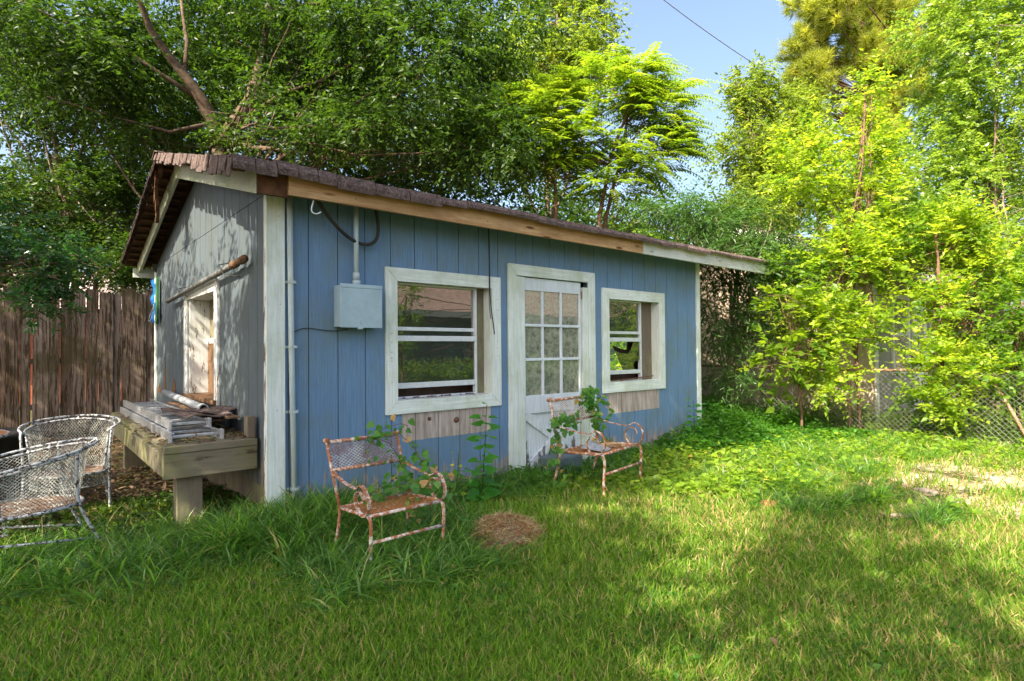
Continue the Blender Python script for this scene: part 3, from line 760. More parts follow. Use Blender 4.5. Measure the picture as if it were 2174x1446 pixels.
def ring_tube(mb, a, b, r, t, n=20):
    a, b = np.array(a), np.array(b); d = (b-a)/np.linalg.norm(b-a); s_ = np.cross(d, (0, 0, 1)); s_ /= np.linalg.norm(s_); u_ = np.cross(s_, d)
    vs = []
    for (c, rr) in ((a, r), (b, r), (b, r-t), (a, r-t)):
        for j in range(n): vs.append(c+rr*(math.cos(2*math.pi*j/n)*s_+math.sin(2*math.pi*j/n)*u_))
    fs = [(k*n+j, k*n+(j+1) % n, ((k+1) % 4)*n+(j+1) % n, ((k+1) % 4)*n+j) for k in range(4) for j in range(n)]
    mb.add(vs, fs)
mb = MB(); ring_tube(mb, (-.20, 1.45, .90), (-.115, 4.05, .93), .040, .006); mb.build('barrel', m_pvc, PV, True)
mb = MB(); ring_tube(mb, (-.20, 1.45, .90), (-.196, 1.56, .901), .046, .007); mb.build('socket_end', m_pvc, PV, True)
pk = [((-.10, .75, .86), (-.16, 3.4, .84), .10, 'split brown plank lying against the shed wall on the bench'),
      ((-.20, .95, .825), (-.05, 2.3, .83), .13, 'short dark plank under the grey pipe on the bench'),
      ((-.24, 1.0, .85), (-.26, 2.2, .862), .07, 'narrow rotted lath beside the ladder on the bench')]
for a, b, w_, lab in pk:
    o = MB().beam(a, b, w_, .022).build('plank', m_wood('plank '+lab[:8], (.10, .055, .035), (.26, .17, .10), (24, 3, 24)), None, bevel=.004); tag(o, lab, 'plank', 'loose planks on the bench')
sh_labels = ['curled asphalt shingle lying nearest the front end of the ladder', 'asphalt shingle lapped over the middle ladder rungs', 'notched asphalt shingle piece beside the open pipe end']
for i, (cx_, cy_, ang, cz_) in enumerate(((-.30, .98, .15, .885), (-.36, 1.48, -.1, .885), (-.19, 1.12, .35, .90))):
    mb = MB(); nn_ = 7; wv = []
    for a in range(nn_):
        for b in range(4):
            u, v_ = (a/(nn_-1)-.5)*.40, (b/3-.5)*.30
            x_ = cx_+u*math.cos(ang)-v_*math.sin(ang); y_ = cy_+u*math.sin(ang)+v_*math.cos(ang)
            wv.append((x_, y_, cz_+.018*math.sin(a*1.1+i)+.006*b))
    n0 = len(wv); wv += [(p[0], p[1], p[2]-.006) for p in wv]
    fs = []
    for a in range(nn_-1):
        for b in range(3):
            k = a*4+b; fs += [(k, k+4, k+5, k+1), (n0+k, n0+k+1, n0+k+5, n0+k+4)]
    for a in range(nn_-1): fs += [(a*4, n0+a*4, n0+a*4+4, a*4+4), (a*4+3, a*4+7, n0+a*4+7, n0+a*4+3)]
    fs += [(0, 1, n0+1, n0), (1, 2, n0+2, n0+1), (2, 3, n0+3, n0+2)]
    mb.add(wv, fs); tag(mb.build('loose_shingle', m_shingle, None), sh_labels[i], 'shingle', 'loose shingles on the bench')
n = 700
P = np.stack([-.72+rng.random(n)*.66, .34+rng.random(n)**1.2*3.4, .716+rng.random(n)*.02], 1)
o = scatter('leaf_litter', L_dead, None, P, unit(n)*[1, 1, .25], np.array([0, 0, 1])+rng.normal(size=(n, 3))*.4, .03+.05*rng.random(n), .015+.02*rng.random(n), T_OVAL)
tag(o, 'brown leaf litter and chips on the bench top', 'leaf litter', kind='stuff')
n = 5000
P = np.stack([-2.9+rng.random(n)*2.9, 1.0+rng.random(n)*6.8, .02+rng.random(n)*.03], 1)
o = scatter('fallen_leaves', L_dead, None, P, unit(n)*[1, 1, .25], np.array([0, 0, 1])+rng.normal(size=(n, 3))*.4, .05+.05*rng.random(n), .03+.03*rng.random(n), T_OVAL)
tag(o, 'brown fallen leaves on the bare soil under the bench and by the fence', 'fallen leaves', kind='stuff')

# ------------------------------------------------------------------ metal furniture
def lattice(mb, surf, nu, nv, r=.0018, steps=None, asp=1.0):
    """expanded-metal diamonds on surf(u,v): two families of zigzag strands"""
    for s in (0, 1):
        for j in range(-nv, nu+nv):
            pts = []
            for i in range(nv*2+1):
                v = i/(nv*2); u = (j+(i/2 if s == 0 else -i/2)+(0 if s == 0 else nv*0))/nu
                if s == 1: u = (j-i/2)/nu
                if -1e-6 <= u <= 1+1e-6: pts.append(surf(min(max(u, 0), 1), v))
            if len(pts) > 1: mb.tube(pts, r, 4, False)

def rust_chair(name, label, FL, FR, depth, s, tilt_x=0, group='rusty metal mesh armchairs by the shed wall'):
    """square-seat scroll-arm chair; FL, FR front seat corners as seen from the front (x,y,z)"""
    FL, FR = np.array(FL), np.array(FR); wv = FR-FL; Wd = np.linalg.norm(wv); X = wv/Wd
    Z = np.array([0, 0, 1.]); Y = np.cross(Z, X)*1.0; Y /= np.linalg.norm(Y)        # towards the back
    def P(x, y, z): return FL+X*x+Y*y*1+Z*z+X*tilt_x*max(z, 0)
    h = FL[2]; root = thing(name, label, 'chair', (FL[0]+wv[0]/2, FL[1]+wv[1]/2, 0), group)
    fr = MB(); r = .0125*s
    fr.tube([P(0, 0, 0), P(Wd, 0, 0)], r); fr.tube([P(0, depth, -.02), P(Wd, depth, -.02)], r)
    fr.tube([P(0, 0, 0), P(0, depth, -.02)], r); fr.tube([P(Wd, 0, 0), P(Wd, depth, -.02)], r)
    fr.build('seat_frame', m_rusty, root, True)
    mb = MB(); lattice(mb, lambda u, v: P(Wd*u, depth*v, -.02*v-.012*math.sin(math.pi*u)*math.sin(math.pi*v)), 17, 13, .0021*s); mb.build('seat', m_rustseat, root)
    bh = .46*s; b0 = .22*s; lean = .10*s
    bk = MB(); yb = lambda z: depth+.02+lean*z/bh
    for x in (0, Wd):
        bk.tube([P(x, depth, -.02), P(x, yb(b0), b0), P(x, yb(bh), bh)], r)
    for z in (b0+.02, bh-.015): bk.tube([P(0, yb(z), z), P(Wd, yb(z), z)], r*1.1)
    for x in (0, Wd): bk.tube([P(x, yb(bh)+.03, bh-.01), P(x, yb(bh)-.02, bh-.0)], r*1.5)
    bk.build('back_frame', m_rusty, root, True)
    mb = MB(); lattice(mb, lambda u, v: P(Wd*u, yb(b0+(bh-b0)*v)+.01*math.sin(math.pi*u), b0+.02+(bh-b0-.035)*v), 17, 9, .0023*s); mb.build('backrest', m_rustback, root)
    for sg_, x in ((-1, 0), (1, Wd)):
        ox = sg_*.012
        pts = [P(x, yb(b0)-.0, b0+.02), P(x+ox, depth*.85, b0-.03*s), P(x+ox, depth*.5, b0-.045*s), P(x+ox, depth*.15, b0-.05*s)]
        c = bez([pts[0], pts[1], pts[2], pts[3]], 10)
        cy_, cz_ = -.02*s, .085*s; sp = []
        for k in range(22):
            a = math.pi*.62-k*(math.pi*2.55/21)*1.0
            rr = (.115-.0028*k)*s*(1 if k < 12 else 1-.035*(k-12))
            sp.append((cy_+rr*-math.cos(a)*-1*-1, cz_+rr*math.sin(a)))
        # roll forward, down to the seat corner, and curl up inside
        sp = []
        for k in range(26):
            a = R(105)-k*R(17.5); rr = (.112 if k < 11 else .112*(1-.055*(k-11)))*s
            cy0 = .035*s; sp.append((cy0-rr*math.cos(a)*-1*-1 if False else cy0-rr*math.sin(a+math.pi/2-math.pi/2+0)*0-rr*math.cos(math.pi-a)*-1*-1, 0))
        path = []
        for k in range(27):
            a = R(95)+k*R(17); rr = (.108 if k < 10 else .108*(1-.042*(k-10)))*s
            path.append(P(x+ox, .06*s+rr*math.cos(a)*1.0, .10*s+rr*math.sin(a)))
        # a=90deg top, increasing angle goes towards the front (-y), then down, then back up inside
        allp = np.vstack([c[:-1], np.array(path)])
        am = MB(); hw = .013*s
        for i in range(len(allp)-1):
            a, b = allp[i], allp[i+1]; t = (b-a)/(np.linalg.norm(b-a)+1e-9); nrm = np.cross(t, X)*.0035
            am.add([a-X*hw-nrm, a+X*hw-nrm, b+X*hw-nrm, b-X*hw-nrm, a-X*hw+nrm, a+X*hw+nrm, b+X*hw+nrm, b-X*hw+nrm],
                   [(0, 1, 2, 3), (7, 6, 5, 4), (0, 4, 5, 1), (2, 6, 7, 3), (1, 5, 6, 2), (3, 7, 4, 0)])
        am.build('armrest', m_rusty, root)
        lg = MB(); lg.tube(bez([P(x, .0, -.005), P(x, -.055*s, -.01), P(x, -.03*s, -h*.35), P(x, -.01, -h*.7), P(x, -.03, -h)], 14), r); lg.build('leg', m_rusty, root, True)
        lg = MB(); lg.tube(bez([P(x, depth, -.02), P(x, depth+.0, -h*.4), P(x, depth+.10*s, -h)], 10), r); lg.build('leg', m_rusty, root, True)
    st_ = MB(); st_.tube([P(0, -.035*s, -h*.45), P(Wd, -.035*s, -h*.45)], r*.95)
    for x in (0, Wd): st_.tube([P(x, -.03*s, -h*.42), P(x, depth*.5, -.16*s), P(x, depth, -.03)], r*.6) if False else None
    st_.build('stretcher', m_rusty, root, True)
    return root, P, Wd
c1, P1, W1 = rust_chair('metal_armchair', 'rusty white metal mesh armchair leaning under the larger window', (.155, -1.44, .365), (.735, -1.42, .365), .42, .98, tilt_x=-.10)
c2, P2, W2 = rust_chair('metal_armchair', 'rusty metal mesh scroll-arm chair in front of the door', (2.76, -1.19, .415), (3.50, -1.07, .42), .50, 1.12, tilt_x=.02)

def barrel_chair(label, c, face, w_, d_, h, zs, seatz, splay, legs_back=True):
    """wrought barrel chair: hoop rail, curved mesh back, round seat"""
    root = thing('barrel_chair', label, 'chair', (c[0], c[1], 0), 'chipped white wire mesh barrel chairs')
    fx = np.array([math.cos(face), math.sin(face), 0]); sx = np.array([-fx[1], fx[0], 0]); Z = np.array([0, 0, 1.])
    C = np.array([c[0], c[1], 0.])
    def hoop(a, k=1.0, dz=0.0, back=0.0):   # a from -1 (one arm end) over the back (0) to +1
        th = a*R(118); x = -math.cos(th)*d_*k; y = math.sin(th)*w_*k
        z = h[1]-(h[1]-h[0])*(abs(a)**1.6)+dz
        return C+fx*(x-back)+sx*y+Z*z
    def seatp(a, k=1.0):
        th = a*R(118); return C+fx*(-math.cos(th)*d_*.74*k)+sx*(math.sin(th)*w_*.76*k)+Z*seatz
    fr = MB(); N = 30
    fr.tube([hoop(-1+2*i/N) for i in range(N+1)], .0105)
    fr.tube([hoop(-1+2*i/N, .90, -.028) for i in range(N+1)], .0095)
    for a in (-.98, -.5, 0, .5, .98): fr.tube([hoop(a), hoop(a, .90, -.028)], .007)
    fr.build('hoop_rail', m_chipped, root, True)
    surf = lambda u, v: hoop(-.96+1.92*u, .88, -.04)*v+seatp(-.96+1.92*u)*(1-v)+(-Z*0)
    mb = MB(); lattice(mb, surf, 52, 13, .0023); mb.build('mesh_back', m_chipmesh, root)
    mb = MB()
    for a in (-.97, .97): mb.tube([surf((a+.96)/1.92 if a < 0 else 1, t) if False else surf(0 if a < 0 else 1, t) for t in np.linspace(0, 1, 8)], .010)
    mb.each('back_edge', m_chipped, root, True)
    st = MB(); ring = []
    for k in range(37):
        th = 2*math.pi*k/36; ring.append(C+fx*math.cos(th)*d_*.80+sx*math.sin(th)*w_*.80+Z*seatz)
    st.tube(ring, .012); ring2 = [q_-Z*.05 for q_ in ring]; st.build('seat_ring', m_chipped, root, True)
    mb = MB()
    def disc(u, v):
        x = (2*u-1); y = (2*v-1)
        X_ = x*math.sqrt(1-y*y/2); Y_ = y*math.sqrt(1-x*x/2)
        return C+fx*X_*d_*.79+sx*Y_*w_*.79+Z*(seatz-.012*(1-X_*X_-Y_*Y_))
    lattice(mb, disc, 24, 24, .0026); mb.build('seat', m_litterseat, root)
    ap = MB(); A = lambda u, v: C+fx*math.cos((u-.5)*2.6)*d_*.80+sx*math.sin((u-.5)*2.6)*w_*.80+Z*(seatz-.012-.10*v)
    lattice(ap, A, 26, 3, .0022); ap.tube([A(u, 1) for u in np.linspace(0, 1, 16)], .007); ap.build('apron', m_chipmesh, root)
    for (a, b) in ((-1, 1), (1, 1)):
        e = hoop(a*1.0); s0 = C+fx*math.cos(R(50))*d_*.8+sx*a*math.sin(R(50))*w_*.80+Z*seatz
        s0 = C+fx*.40*d_+sx*a*w_*.82+Z*seatz
        foot = C+fx*(.55*d_+splay*.3)+sx*a*(w_*.86)+Z*0.0
        lg = MB(); lg.tube(bez([e, e+fx*.05-Z*.02, s0+fx*.03+Z*.1, s0, foot*.5+s0*.5, foot], 14), .0105); lg.build('leg', m_chipped, root, True)
        s1_ = C-fx*.62*d_+sx*a*w_*.55+Z*seatz; top = hoop(a*.45); foot = C-fx*(.80*d_+splay)+sx*a*(w_*.66)
        lg = MB(); lg.tube(bez([top, s1_, s1_, foot], 12), .0105); lg.build('leg', m_chipped, root, True)
    br = MB(); br.tube([C+fx*.5*d_+sx*w_*.84+Z*.2, C-fx*(.78*d_+splay*.5)+sx*w_*.62+Z*.1], .009); br.tube([C+fx*.5*d_-sx*w_*.84+Z*.2, C-fx*(.78*d_+splay*.5)-sx*w_*.62+Z*.1], .009)
    br.each('brace', m_chipped, root, True)
    return root
barrel_chair('nearer white mesh barrel chair at the left edge, back towards the shed', (-1.60, .48), R(188), .39, .46, (.66, .80), 0, .36, .10)
barrel_chair('farther white mesh barrel chair beside the bench', (-1.24, 1.72), R(-102), .37, .36, (.78, .86), 0, .38, .06)

TB = thing('patio_table', 'round rust-topped white patio table cut by the left edge', 'table', (-2.28, 2.3, 0))
tb = MB(); tb.tube([(-2.28, 2.3, .70), (-2.28, 2.3, .725)], .60, 40); tb.build('tabletop', m_rustseat, TB)
tb = MB(); tb.tube([(-2.28+.60*math.cos(a), 2.3+.60*math.sin(a), .712) for a in np.linspace(0, 2*math.pi, 41)], .016); tb.build('rim', m_chipped, TB, True)
for k in range(4):
    a = R(45+90*k); tb = MB(); tb.tube([(-2.28+.42*math.cos(a), 2.3+.42*math.sin(a), .70), (-2.28+.30*math.cos(a), 2.3+.3*math.sin(a), .35), (-2.28+.45*math.cos(a), 2.3+.45*math.sin(a), 0)], .014); tb.build('leg', m_chipped, TB, True)
bn = MB(); vs = []
for (z, r) in ((0, .24), (.03, .25), (.60, .31), (.62, .34), (.66, .34), (.68, .31), (.655, .30), (.65, 0.001)):
    for j in range(24): vs.append((-1.78+r*math.cos(j*math.pi/12), 2.95+r*math.sin(j*math.pi/12), z))
bn.add(vs, [(k*24+j, k*24+(j+1) % 24, (k+1)*24+(j+1) % 24, (k+1)*24+j) for k in range(7) for j in range(24)])
tag(bn.build('plastic_bin', m_black, None, True), 'black plastic bin standing behind the white chairs by the table', 'bin')

# folded silver sheet on chair 2, with bent pale handle
ft = MB(); a, b, c, d_ = P2(.08, .30, .03), P2(.10, .03, .012), P2(.38, .16, .012), P2(.40, .40, .06)
e = P2(.20, .22, .07)
ft.add([a, b, c, d_, e, P2(.36, .10, -.0)], [(0, 1, 4), (1, 5, 4), (5, 2, 4), (2, 3, 4), (3, 0, 4)])
ft.add([q_-np.array([0, 0, .005]) for q_ in (a, b, c, d_, e, P2(.36, .10, -.0))], [(0, 4, 1), (1, 4, 5), (5, 4, 2), (2, 4, 3), (3, 4, 0)])
tag(ft.build('foil_bag', m_plain('silver bag', (.50, .52, .58), .35, .5, .5, .3, 20, bump=.5), None), 'crumpled silver bag lying on the seat of the chair before the door', 'bag')
gl_ = MB()
for k in range(3): gl_.tube(bez([P2(.34, .22-.03*k, .035), P2(.50, .16-.02*k, .045), P2(.60, .10-.03*k, .02), P2(.48, .04-.01*k, .015)], 10), .011, 8)
tag(gl_.build('work_glove', m_plain('tan leather', (.42, .28, .14), .8, .2, var=.3), None, True), 'tan curled work glove beside the silver bag on the chair', 'glove')
mb = MB(); mb.box(2.98, 3.42, -.34, -.06, .0, .23)
tag(mb.build('storage_tub', m_plain('slate tub', (.10, .14, .17), .5, .3, var=.15), None, bevel=.02), 'slate blue plastic tub under the chair before the door', 'tub')

# ------------------------------------------------------------------ left board fence
FN = thing('board_fence', 'tall weathered brown picket fence behind the patio chairs', 'fence', (-1.2, 8.0, 0))
mb = MB(); x = -4.2
while x < 7.0:
    wd = .11+.13*rng.random(); t = rng.normal()*.010; top = 2.63+.028*rng.normal(); g_ = .004 if rng.random() < .78 else .02
    yy = 8.0+(.02 if rng.random() < .4 else 0)+.006*rng.normal()
    mb.prism([(x, .06), (x+wd, .06), (x+wd+t, top+.012*rng.normal()), (x+wd*.7+t, top+.008*rng.normal()), (x+wd*.3+t, top+.01*rng.normal()), (x+t, top+.012*rng.normal())], 1, yy, yy+.02); x += wd+g_
mb.build('picket', m_fence, FN)
mb = MB()
for z in (.5, 1.3, 2.2): mb.box(-4.2, 7, 8.05, 8.09, z, z+.09)
mb.each('rail', m_fence, FN)
mb = MB()
for x in (-3.6, -1.3, 1.1, 3.5, 5.9): mb.box(x, x+.1, 8.095, 8.19, 0, 2.5)
mb.each('post', m_fence, FN)
NB = thing('neighbour_house', 'low red brick house with pale roof beyond the board fence', 'house', (-4, 19, 0))
MB().box(-12, 8, 16, 24, 0, 2.75).build('wall', m_plain('red brick', (.42, .13, .08), .9, .2, var=.3, scale=12), NB)
mb = MB(); mb.prism([(15.4, 2.75), (20, 4.3), (24.6, 2.75), (24.6, 2.62), (15.4, 2.62)], 0, -12.6, 8.6); mb.build('roof', m_plain('pale roof', (.48, .38, .38), .9, .2, var=.2, scale=5), NB)
for x0 in (-4.5, 0): MB().box(x0, x0+1.2, 15.97, 15.995, .9, 2.1).build('window', m_doorglass, NB)

# ------------------------------------------------------------------ tan outbuilding and chain link fence on the right
TN = thing('tan_outbuilding', 'tan gabled outbuilding with grey doors behind the shrubs', 'outbuilding', (12.5, 1.4, 0))
mb = MB(); g2 = [-1.2+.3*k for k in range(1, 20)]
tz = lambda u: 4.00-.38*abs(u-1.44)
def pl_t(mb, a, b, z0a, z0b, z1a, z1b): mb.prism([(a, z0a), (b, z0b), (b, z1b), (a, z1a)], 0, 10.4, 10.43)
panel(mb, -1.2, 1.44, .02, tz, [], g2, pl_t); panel(mb, 1.441, 4.10, .02, tz, [], g2, pl_t)
mb.box(10.44, 10.5, -1.18, 4.08, .02, 2.7)
mb.build('gable_wall', m_tan, TN)
m_tan_shade = m_painted('shaded tan siding', (.36, .33, .28), (.3, .26, .22), (40, 40, 3), .8, .05, rough=.8)  # same tan siding, greyed so the front's shade is in the colour
mb = MB()
for k in range(17): mb.box(10.45+k*.30, 10.745+k*.30, -1.2, -1.17, .02, 2.78)
mb.box(10.5, 15.5, -1.165, -1.1, .02, 2.78); mb.box(15.5, 15.56, -1.2, 4.1, 0, 2.9); mb.box(10.5, 15.5, 4.04, 4.1, 0, 2.78); mb.build('front_wall', m_tan_shade, TN)
MB().box(10.36, 10.48, -1.235, -1.201, .02, 2.78).build('corner_board', m_tanwhite, TN)
for (x0, x1, z0, z1) in ((11.30, 12.35, .9, 2.5), (13.9, 14.9, 1.2, 2.5)):
    f = MB(); f.box(x0, x1, -1.24, -1.202, z0, z0+.09); f.box(x0, x1, -1.24, -1.202, z1-.09, z1); f.box(x0, x0+.09, -1.24, -1.202, z0+.09, z1-.09); f.box(x1-.09, x1, -1.24, -1.202, z0+.09, z1-.09); f.box(x0+.09, x1-.09, -1.235, -1.204, (z0+z1)/2-.02, (z0+z1)/2+.02)
    o = f.build('window', m_tanwhite, TN); MB().box(x0+.09, x1-.09, -1.215, -1.21, z0+.09, z1-.09).build('pane', m_doorglass, o)
f = MB(); f.box(12.62, 13.55, -1.235, -1.202, .05, 2.5); f.box(12.70, 13.47, -1.245, -1.236, .2, 1.1); o = f.build('door', m_tanwhite, TN, bevel=.005)
MB().box(12.85, 13.3, -1.242, -1.2365, 1.3, 2.3).build('pane', m_doorglass, o)
mb = MB()
for s_ in (-1, 1):
    e = 1.44+s_*3.35; mb.add([(10.05, 1.44, 4.20), (15.9, 1.44, 4.20), (15.9, e, 4.20-.38*3.35), (10.05, e, 4.20-.38*3.35), (10.05, 1.44, 4.12), (15.9, 1.44, 4.12), (15.9, e, 4.12-.38*3.35), (10.05, e, 4.12-.38*3.35)],
        [(0, 1, 2, 3), (7, 6, 5, 4), (0, 3, 7, 4), (1, 5, 6, 2), (2, 6, 7, 3)])
mb.build('roof', m_plain('tan roof shingle', (.34, .27, .25), .95, .1, var=.3, scale=10), TN)
mb = MB()
for s_ in (-1, 1):
    e = 1.44+s_*3.33; mb.prism([(1.44, 4.115), (e, 4.115-.38*3.33), (e, 3.93-.38*3.33), (1.44, 3.93)], 0, 10.06, 10.10)
mb.each('rake_board', m_tanwhite, TN)
MB().box(10.12, 15.8, -1.89, -1.86, 2.62, 2.80).build('gutter', m_tanwhite, TN)

CF = thing('chain_link_fence', 'rusty chain link fence overgrown between shed and tan building', 'fence', (8.8, -1, 0))
fx_ = 8.8; ya, yb_ = 5.2, -4.6
mb = MB(); pit = .075; hgt = 1.06
for s_ in (-1, 1):
    k = -int(hgt/pit)-1
    while k*pit+yb_ < ya:
        y_s = yb_+k*pit; pts = []
        for i in range(int(hgt/pit)+1):
            yy = y_s+i*pit if s_ > 0 else y_s+hgt-i*pit
            if yb_ <= yy <= ya:
                sag = .10*math.sin(yy*1.7+i*.15)+.05*math.sin(yy*4.1+i*.4); pts.append((fx_+.006*s_+sag*.4, yy, .02+i*pit*(1+.03*math.sin(yy*2))))
        if len(pts) > 1: mb.tube(pts, .0022, 4, False)
        k += 1
mb.build('wire_mesh', m_chain, CF)
mb = MB(); mb.tube([(fx_, y_, 1.10+.015*math.sin(y_*1.1)) for y_ in np.linspace(ya, -2.4, 18)], .021, 8); mb.build('top_rail', m_rustpost, CF, True)
for y_ in (4.9, 2.1, -1.30):
    MB().tube([(fx_+.03, y_, 0), (fx_+.03, y_, 1.16)], .030, 10).build('post', m_rustpost, CF, True)
MB().tube([(fx_-.05, -3.6, 0), (fx_+.05, -3.35, .55), (fx_+.1, -3.15, .95)], .022, 8).build('bent_post', m_rustpost, CF, True)

PH = thing('brown_playhouse', 'small brown wooden playhouse with lattice window far right', 'playhouse', (20, -1.5, 0))
c0 = W(2085, 705, 18); x0, y0_ = c0[0], c0[1]
mpb = m_plain('red brown boards', (.20, .09, .06), .8, .2, var=.3, scale=8)
mb = MB(); mb.box(x0-.2, x0+2.2, y0_-1.2, y0_+.95, .0, 2.35); mb.build('wall', mpb, PH)
mb = MB(); mb.prism([(y0_-1.5, 2.3), (y0_-.1, 3.0), (y0_+1.3, 2.3), (y0_+1.3, 2.22), (y0_-.1, 2.9), (y0_-1.5, 2.22)], 0, x0-.5, x0+2.5); mb.build('roof', m_plain('pink grey roof', (.42, .34, .32), .9, .1, var=.2), PH)
f = MB(); f.box(x0-.23, x0-.205, y0_-.75, y0_+.55, 1.45, 2.15); o = f.build('window', m_dark, PH)
f = MB()
for k in range(5): f.box(x0-.26, x0-.235, y0_-.76+k*.32, y0_-.71+k*.32, 1.42, 2.18)
for k in range(3): f.box(x0-.255, x0-.237, y0_-.75, y0_+.57, 1.42+k*.36, 1.46+k*.36)
f.build('lattice', mpb, o)

# ------------------------------------------------------------------ the house and hedge behind the camera (seen in the glass)
HS = thing('main_house', 'green sided bungalow with pinkish shingle hip roof behind the viewer', 'house', (13, -16, 0))
MB().box(7.5, 24, -20, -12.5, 0, 2.85).build('wall', m_plain('green siding', (.12, .19, .17), .8, .2, var=.12, scale=2), HS)
mb = MB(); mb.add([(6.9, -11.9, 2.85), (24.6, -11.9, 2.85), (24.6, -20.6, 2.85), (6.9, -20.6, 2.85), (11, -16.2, 5.3), (20.5, -16.2, 5.3)], [(0, 1, 5, 4), (1, 2, 5), (2, 3, 4, 5), (3, 0, 4), (3, 2, 1, 0)])
mb.build('roof', m_plain('pinkish shingle', (.30, .22, .19), .9, .1, var=.25, scale=6), HS)
MB().box(6.88, 24.6, -11.93, -11.86, 2.66, 2.87).build('fascia', m_tanwhite, HS)
for x0_ in (11, 16): MB().box(x0_, x0_+1.3, -12.49, -12.46, 1.0, 2.2).build('window', m_doorglass, HS)
def hedge(name, label, c, r, n, mat, L=.05):
    root = thing(name, label, 'hedge', (c[0], c[1], 0))
    P, D = clumped([(c, r)], n, 60, .22, .35)
    k = P[:, 2] > .02; P, D = P[k], D[k]
    a = sprays(P, D, 6, .16, L, .55, .1); scatter('foliage', mat, root, *a[:5], T_DIAM, a[5])
    mb = MB()
    for _ in range(24):
        x = c[0]+(rng.random()-.5)*r[0]*1.7; mb.tube(wob_path((x, c[1], 0), (x+rng.normal()*.2, c[1]+rng.normal()*.2, c[2]+r[2]*.5), 5), .012, 5)
    mb.build('stem', m_bark, root); return root
hedge('hedge', 'clipped bright hedge in front of the green bungalow behind the viewer', (10.5, -9.6, .55), (6.0, .8, .85), 5500, L_mid, .07)

# ------------------------------------------------------------------ trees
def B(px, py, d, rx, ry, rd):      # a crown lobe: centre seen at px,py from distance d; radii in pixels of the photograph and metres
    c = W(px, py, d); return (c, np.array([rx*d/F_PX, rx*d/F_PX*.5+rd*.5, ry*d/F_PX]))

# shade tree out of frame to the left
tree('shade_tree', 'broad dense shade tree standing left of the view over the yard', [((-6.5, -2.5, 7.2), (3.4, 1.6, 1.2)), ((-3.8, -2.1, 7.4), (2.7, 1.35, 1.0)), ((-1.4, -1.7, 7.6), (1.7, 1.0, .8)),
      ((-8.4, -4.2, 7.0), (2.6, 1.7, 1.1)), ((-6.6, -3.8, 6.9), (1.9, 1.3, 1.0)), ((-10.2, -4.4, 7.0), (2.2, 2.2, 1.2)), ((-7.4, -4.8, 6.6), (1.4, .9, .8))],
     [(-7.4, -.9, 0), (-7.2, -1.1, 3), (-6.6, -1.8, 6.5)], .32, 7600, 9, .5, .13, .5, L_dark, m_bark, limbs=30, sub=30, subr=.32, branch_r=.07)
tree('shade_tree', 'airy shade tree left of the bench letting sun flecks through', [((-3.9, .3, 5.0), (1.9, 1.3, .6)), ((-3.8, 2.5, 5.0), (1.8, 1.5, .6)), ((-6.6, 1.0, 6.0), (1.6, 2.2, .9))],
     [(-5.6, 1.6, 0), (-5.4, 1.4, 2.6), (-4.6, 1.2, 4.6)], .14, 1500, 9, .34, .09, .45, L_dark, m_bark, limbs=18, sub=40, subr=.22, branch_r=.035)
tree('shade_tree', 'sparse young tree behind the viewer dappling the front lawn', [((-4.6, -5.6, 6.9), (1.7, .8, .8)), ((-2.7, -5.1, 7.1), (1.2, .55, .6)), ((-4.4, -7.6, 6.8), (1.8, .8, .7))],
     [(-5.6, -7.6, 0), (-5.2, -7.2, 3), (-4.4, -6.3, 6.4)], .12, 640, 9, .42, .12, .5, L_dark, m_bark, limbs=18, sub=12, subr=.26, branch_r=.04)
tree('shade_tree', 'tall rear yard tree standing left behind the patio fence', [((-6.6, 5.8, 7.6), (3.0, 2.4, 2.2)), ((-5.0, 3.6, 6.2), (1.6, 1.3, 1.4))],
     [(-6.8, 6.5, 0), (-6.7, 6.2, 4), (-6.4, 5.8, 8)], .25, 1300, 9, .5, .12, .5, L_dark, m_bark, limbs=16, sub=24, subr=.36, branch_r=.06)

def TP(l): return [tuple(W(*a)) for a in l]
# big forked tree behind the shed
base = W(468, 330, 11); fork = W(466, 300, 11)
A1 = TP([(464, 310, 11), (452, 255, 10.9), (430, 215, 10.7), (392, 160, 10.5), (352, 110, 10.3), (318, 60, 10.0), (296, 0, 9.8), (285, -60, 9.6)])
A2 = TP([(476, 305, 11), (500, 262, 11), (530, 215, 11.1), (548, 150, 11.2), (562, 90, 11.3), (570, 20, 11.4), (574, -60, 11.5)])
A3 = TP([(392, 160, 10.5), (397, 90, 10.6), (388, 30, 10.7), (380, -40, 10.8)])
A4 = TP([(565, 30, 11.35), (610, 12, 11.2), (680, 8, 11.0), (780, -10, 10.8)])
A5 = TP([(480, 300, 11), (560, 318, 10.7), (640, 300, 10.4), (760, 330, 10.2), (900, 325, 10)])
A6 = TP([(430, 215, 10.7), (330, 150, 10.3), (240, 90, 10), (120, 40, 9.6), (0, -20, 9.3)])
A7 = TP([(452, 262, 10.9), (360, 280, 10.5), (250, 250, 10.2), (100, 205, 9.8)])
